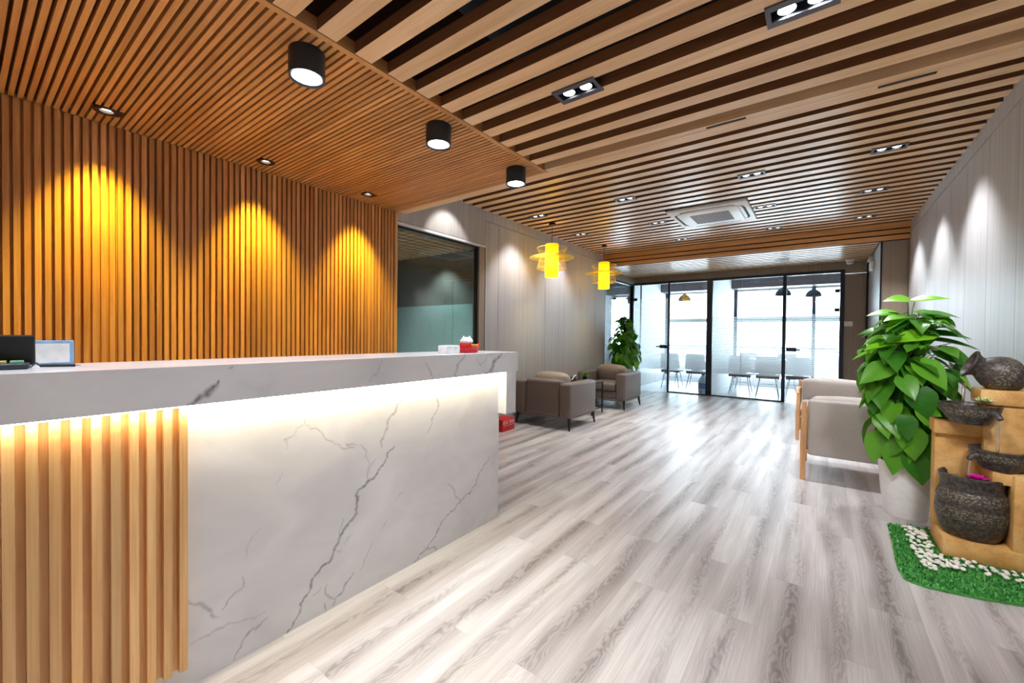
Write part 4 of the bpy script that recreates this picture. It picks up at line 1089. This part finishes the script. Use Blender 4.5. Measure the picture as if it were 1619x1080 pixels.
while len(placed) < 120 and tries < 5000:
    tries += 1
    if rr.random() < .55: x, y = rr.uniform(.44, .545), rr.uniform(2.98, 3.56)
    else: x, y = rr.uniform(.48, .90), rr.uniform(2.975, 3.215)
    if y < 3.23 and x > .50 and y < 3.00+.40*max(0, x-.55)*0+.06: continue
    if not inpoly(x, y) or any(hypot(x-a, y-c) < .0175 for a, c in placed): continue
    if x > .535 and y > 3.215: continue
    if abs(x-.54) > .10 and y < 3.10 and rr.random() < .6: continue
    placed.append((x, y))
    if prx is None:
        b = MB(); b.lathe([(0, -.006), (.008, -.0045), (.0115, 0), (.008, .0045), (0, .006)], 12, close=False)
        o = prx = b.build('white_pebble', M['pebble'], smooth=True, angle=80)
        tag(o, 'white pebble lying on the grass mat around the stone fountain', 'pebble', 'white pebbles on the grass mat')
    else: o = prx.copy(); COL.objects.link(o)
    o.location = (x, y, .026+rr.uniform(0, .004)); k = rr.uniform(.8, 1.25); o.scale = (k*rr.uniform(.9, 1.3), k, k*rr.uniform(.9, 1.3)); o.rotation_euler = (rr.uniform(-.3, .3), rr.uniform(-.3, .3), rr.uniform(0, 6.28))

# ================================================================== MEETING ROOMS BEHIND THE GLASS
def shell_chair(first_label, loc, rz):
    t = thing('wire_leg_chair', first_label, 'chair', loc, rz, 'white shell chairs in the meeting rooms')
    b = MB(); nu, nv = 9, 12; vs = []; fs = []
    for j in range(nv):
        f = j/(nv-1)
        for i in range(nu):
            u = -1+2*i/(nu-1)
            if f < .55: y = .20-.40*f/.55; z = .44+.02*(f/.55)**2+.025*u*u
            else: g = (f-.55)/.45; y = -.20-.07*g-.03*math.sin(g*PI/2); z = .455+.36*g+.012*u*u
            w = .22*(1-.15*max(0, f-.7)/.3)
            vs.append((u*w, y+.03*u*u*(1 if f > .55 else 0), z))
    for j in range(nv-1):
        for i in range(nu-1): a = j*nu+i; fs.append((a, a+1, a+nu+1, a+nu))
    b.add(vs, fs); o = b.build('seat_shell', M['white_plastic'], t, smooth=True); md = o.modifiers.new('thick', 'SOLIDIFY'); md.thickness = .012
    b = MB(); b.box(-.205, .205, -.19, .20, .378, .432); b.build('seat_bracket', M['dark_frame'], t)
    for sx in (-1, 1):
        for sy in (-1, 1):
            b = MB(); b.tube([(sx*.13, sy*.12, .42), (sx*.20, sy*.20, 0)], [.012, .008], 10); b.build('leg', M['chrome'], t, smooth=True)
    b = MB(); b.tube([(-.16, -.15, .25), (.16, .15, .25)], .004, 6); b.tube([(.16, -.15, .25), (-.16, .15, .25)], .004, 6); b.build('wire_brace', M['chrome'], t, smooth=True)
    return t
def meet_table(loc, lab, w, d):
    t = thing('meeting_table', lab, 'table', loc, 0, 'meeting tables behind the glass')
    b = MB(); b.rbox(-w, w, -d, d, .715, .745, .008, 2); b.build('tabletop', M['white_plastic'], t, smooth=True)
    for sx in (-1, 1):
        for sy in (-1, 1):
            b = MB(); b.tube([(sx*(w-.15), sy*(d-.1), .715), (sx*(w-.06), sy*(d-.05), 0)], [.022, .014], 10); b.build('leg', M['silver'], t, smooth=True)
    return t
meet_table((-.95, 10.75, 0), 'white meeting table seen through the wide glass pane', .72, .40)
ch = shell_chair('white shell chair with splayed metal legs behind the wide glass pane, near the dividing wall', (-1.36, 10.08, 0), 0)
dup(ch, (-.86, 10.02, 0), .05, 'white shell chair with splayed metal legs behind the wide glass pane, near the door post')
dup(ch, (-.36, 10.15, 0), .1, 'white shell chair with splayed metal legs behind the hinged glass door')
dup(ch, (-1.42, 11.45, 0), PI, 'white shell chair on the window side of the meeting table, near the dividing wall')
dup(ch, (-.62, 11.45, 0), PI, 'white shell chair on the window side of the meeting table, nearer the wall switch')
t2 = meet_table((-2.60, 10.85, 0), 'white meeting table seen through the narrow glass pane', .48, .40)
dup(ch, (-2.80, 10.15, 0), 0, 'white shell chair behind the narrow glass pane, nearer the door with the white wall')
dup(ch, (-2.25, 10.12, 0), .05, 'white shell chair behind the narrow glass pane, beside the water bottle')
t = thing('water_bottle', 'large clear water bottle with blue label on the floor behind the narrow glass pane', 'bottle', (-2.03, 9.72, 0))
b = MB(); b.lathe([(0, 0), (.095, 0), (.10, .02), (.10, .26), (.06, .34), (.035, .36), (.035, .40), (0, .40)], 28, close=False); b.build('bottle_body', M['water_bottle'], t, smooth=True)
b = MB(); b.lathe([(.101, .09), (.102, .10), (.102, .20), (.101, .21)], 28, close=False); b.build('label_band', M['blue'], t, smooth=True)
b = MB(); b.lathe([(.038, .385), (.038, .42), (0, .42)], 20); b.build('cap', M['blue'], t, smooth=True)
def dome(loc, lab):
    t = thing('dome_pendant', lab, 'pendant lamp', loc, 0, 'dome pendants in the meeting rooms')
    b = MB(); b.lathe([(.150, -.60), (.148, -.57), (.125, -.51), (.085, -.47), (.04, -.445), (.03, -.42), (0, -.415)], 32, close=False); b.lathe([(.147, -.60), (.144, -.57), (.12, -.515), (.08, -.475), (0, -.45)], 32, close=False); b.build('lamp_shade', M['dark_frame'], t, smooth=True)
    b = MB(); b.tube([(0, 0, -.42), (0, 0, 0)], .005, 6); b.build('cord', M['black_metal'], t)
    b = MB(); b.lathe([(0, -.02), (.05, -.02), (.05, 0), (0, 0)], 20, close=False); b.build('ceiling_cap', M['black_metal'], t, smooth=True)
    b = MB(); b.lathe([(0, -.57), (.03, -.55), (.036, -.52), (.02, -.48), (0, -.47)], 16, close=False); b.build('bulb', M['lens_warm'], t, smooth=True)
    return t
d0 = dome((-.14, 11.2, 2.72), 'dark dome pendant lamp behind the hinged glass door')
dup(d0, (-.66, 10.62, 2.72), 0, 'dark dome pendant lamp partly hidden by the black door post')
dup(d0, (-2.77, 11.0, 2.72), 0, 'dark dome pendant lamp behind the narrow glass pane')
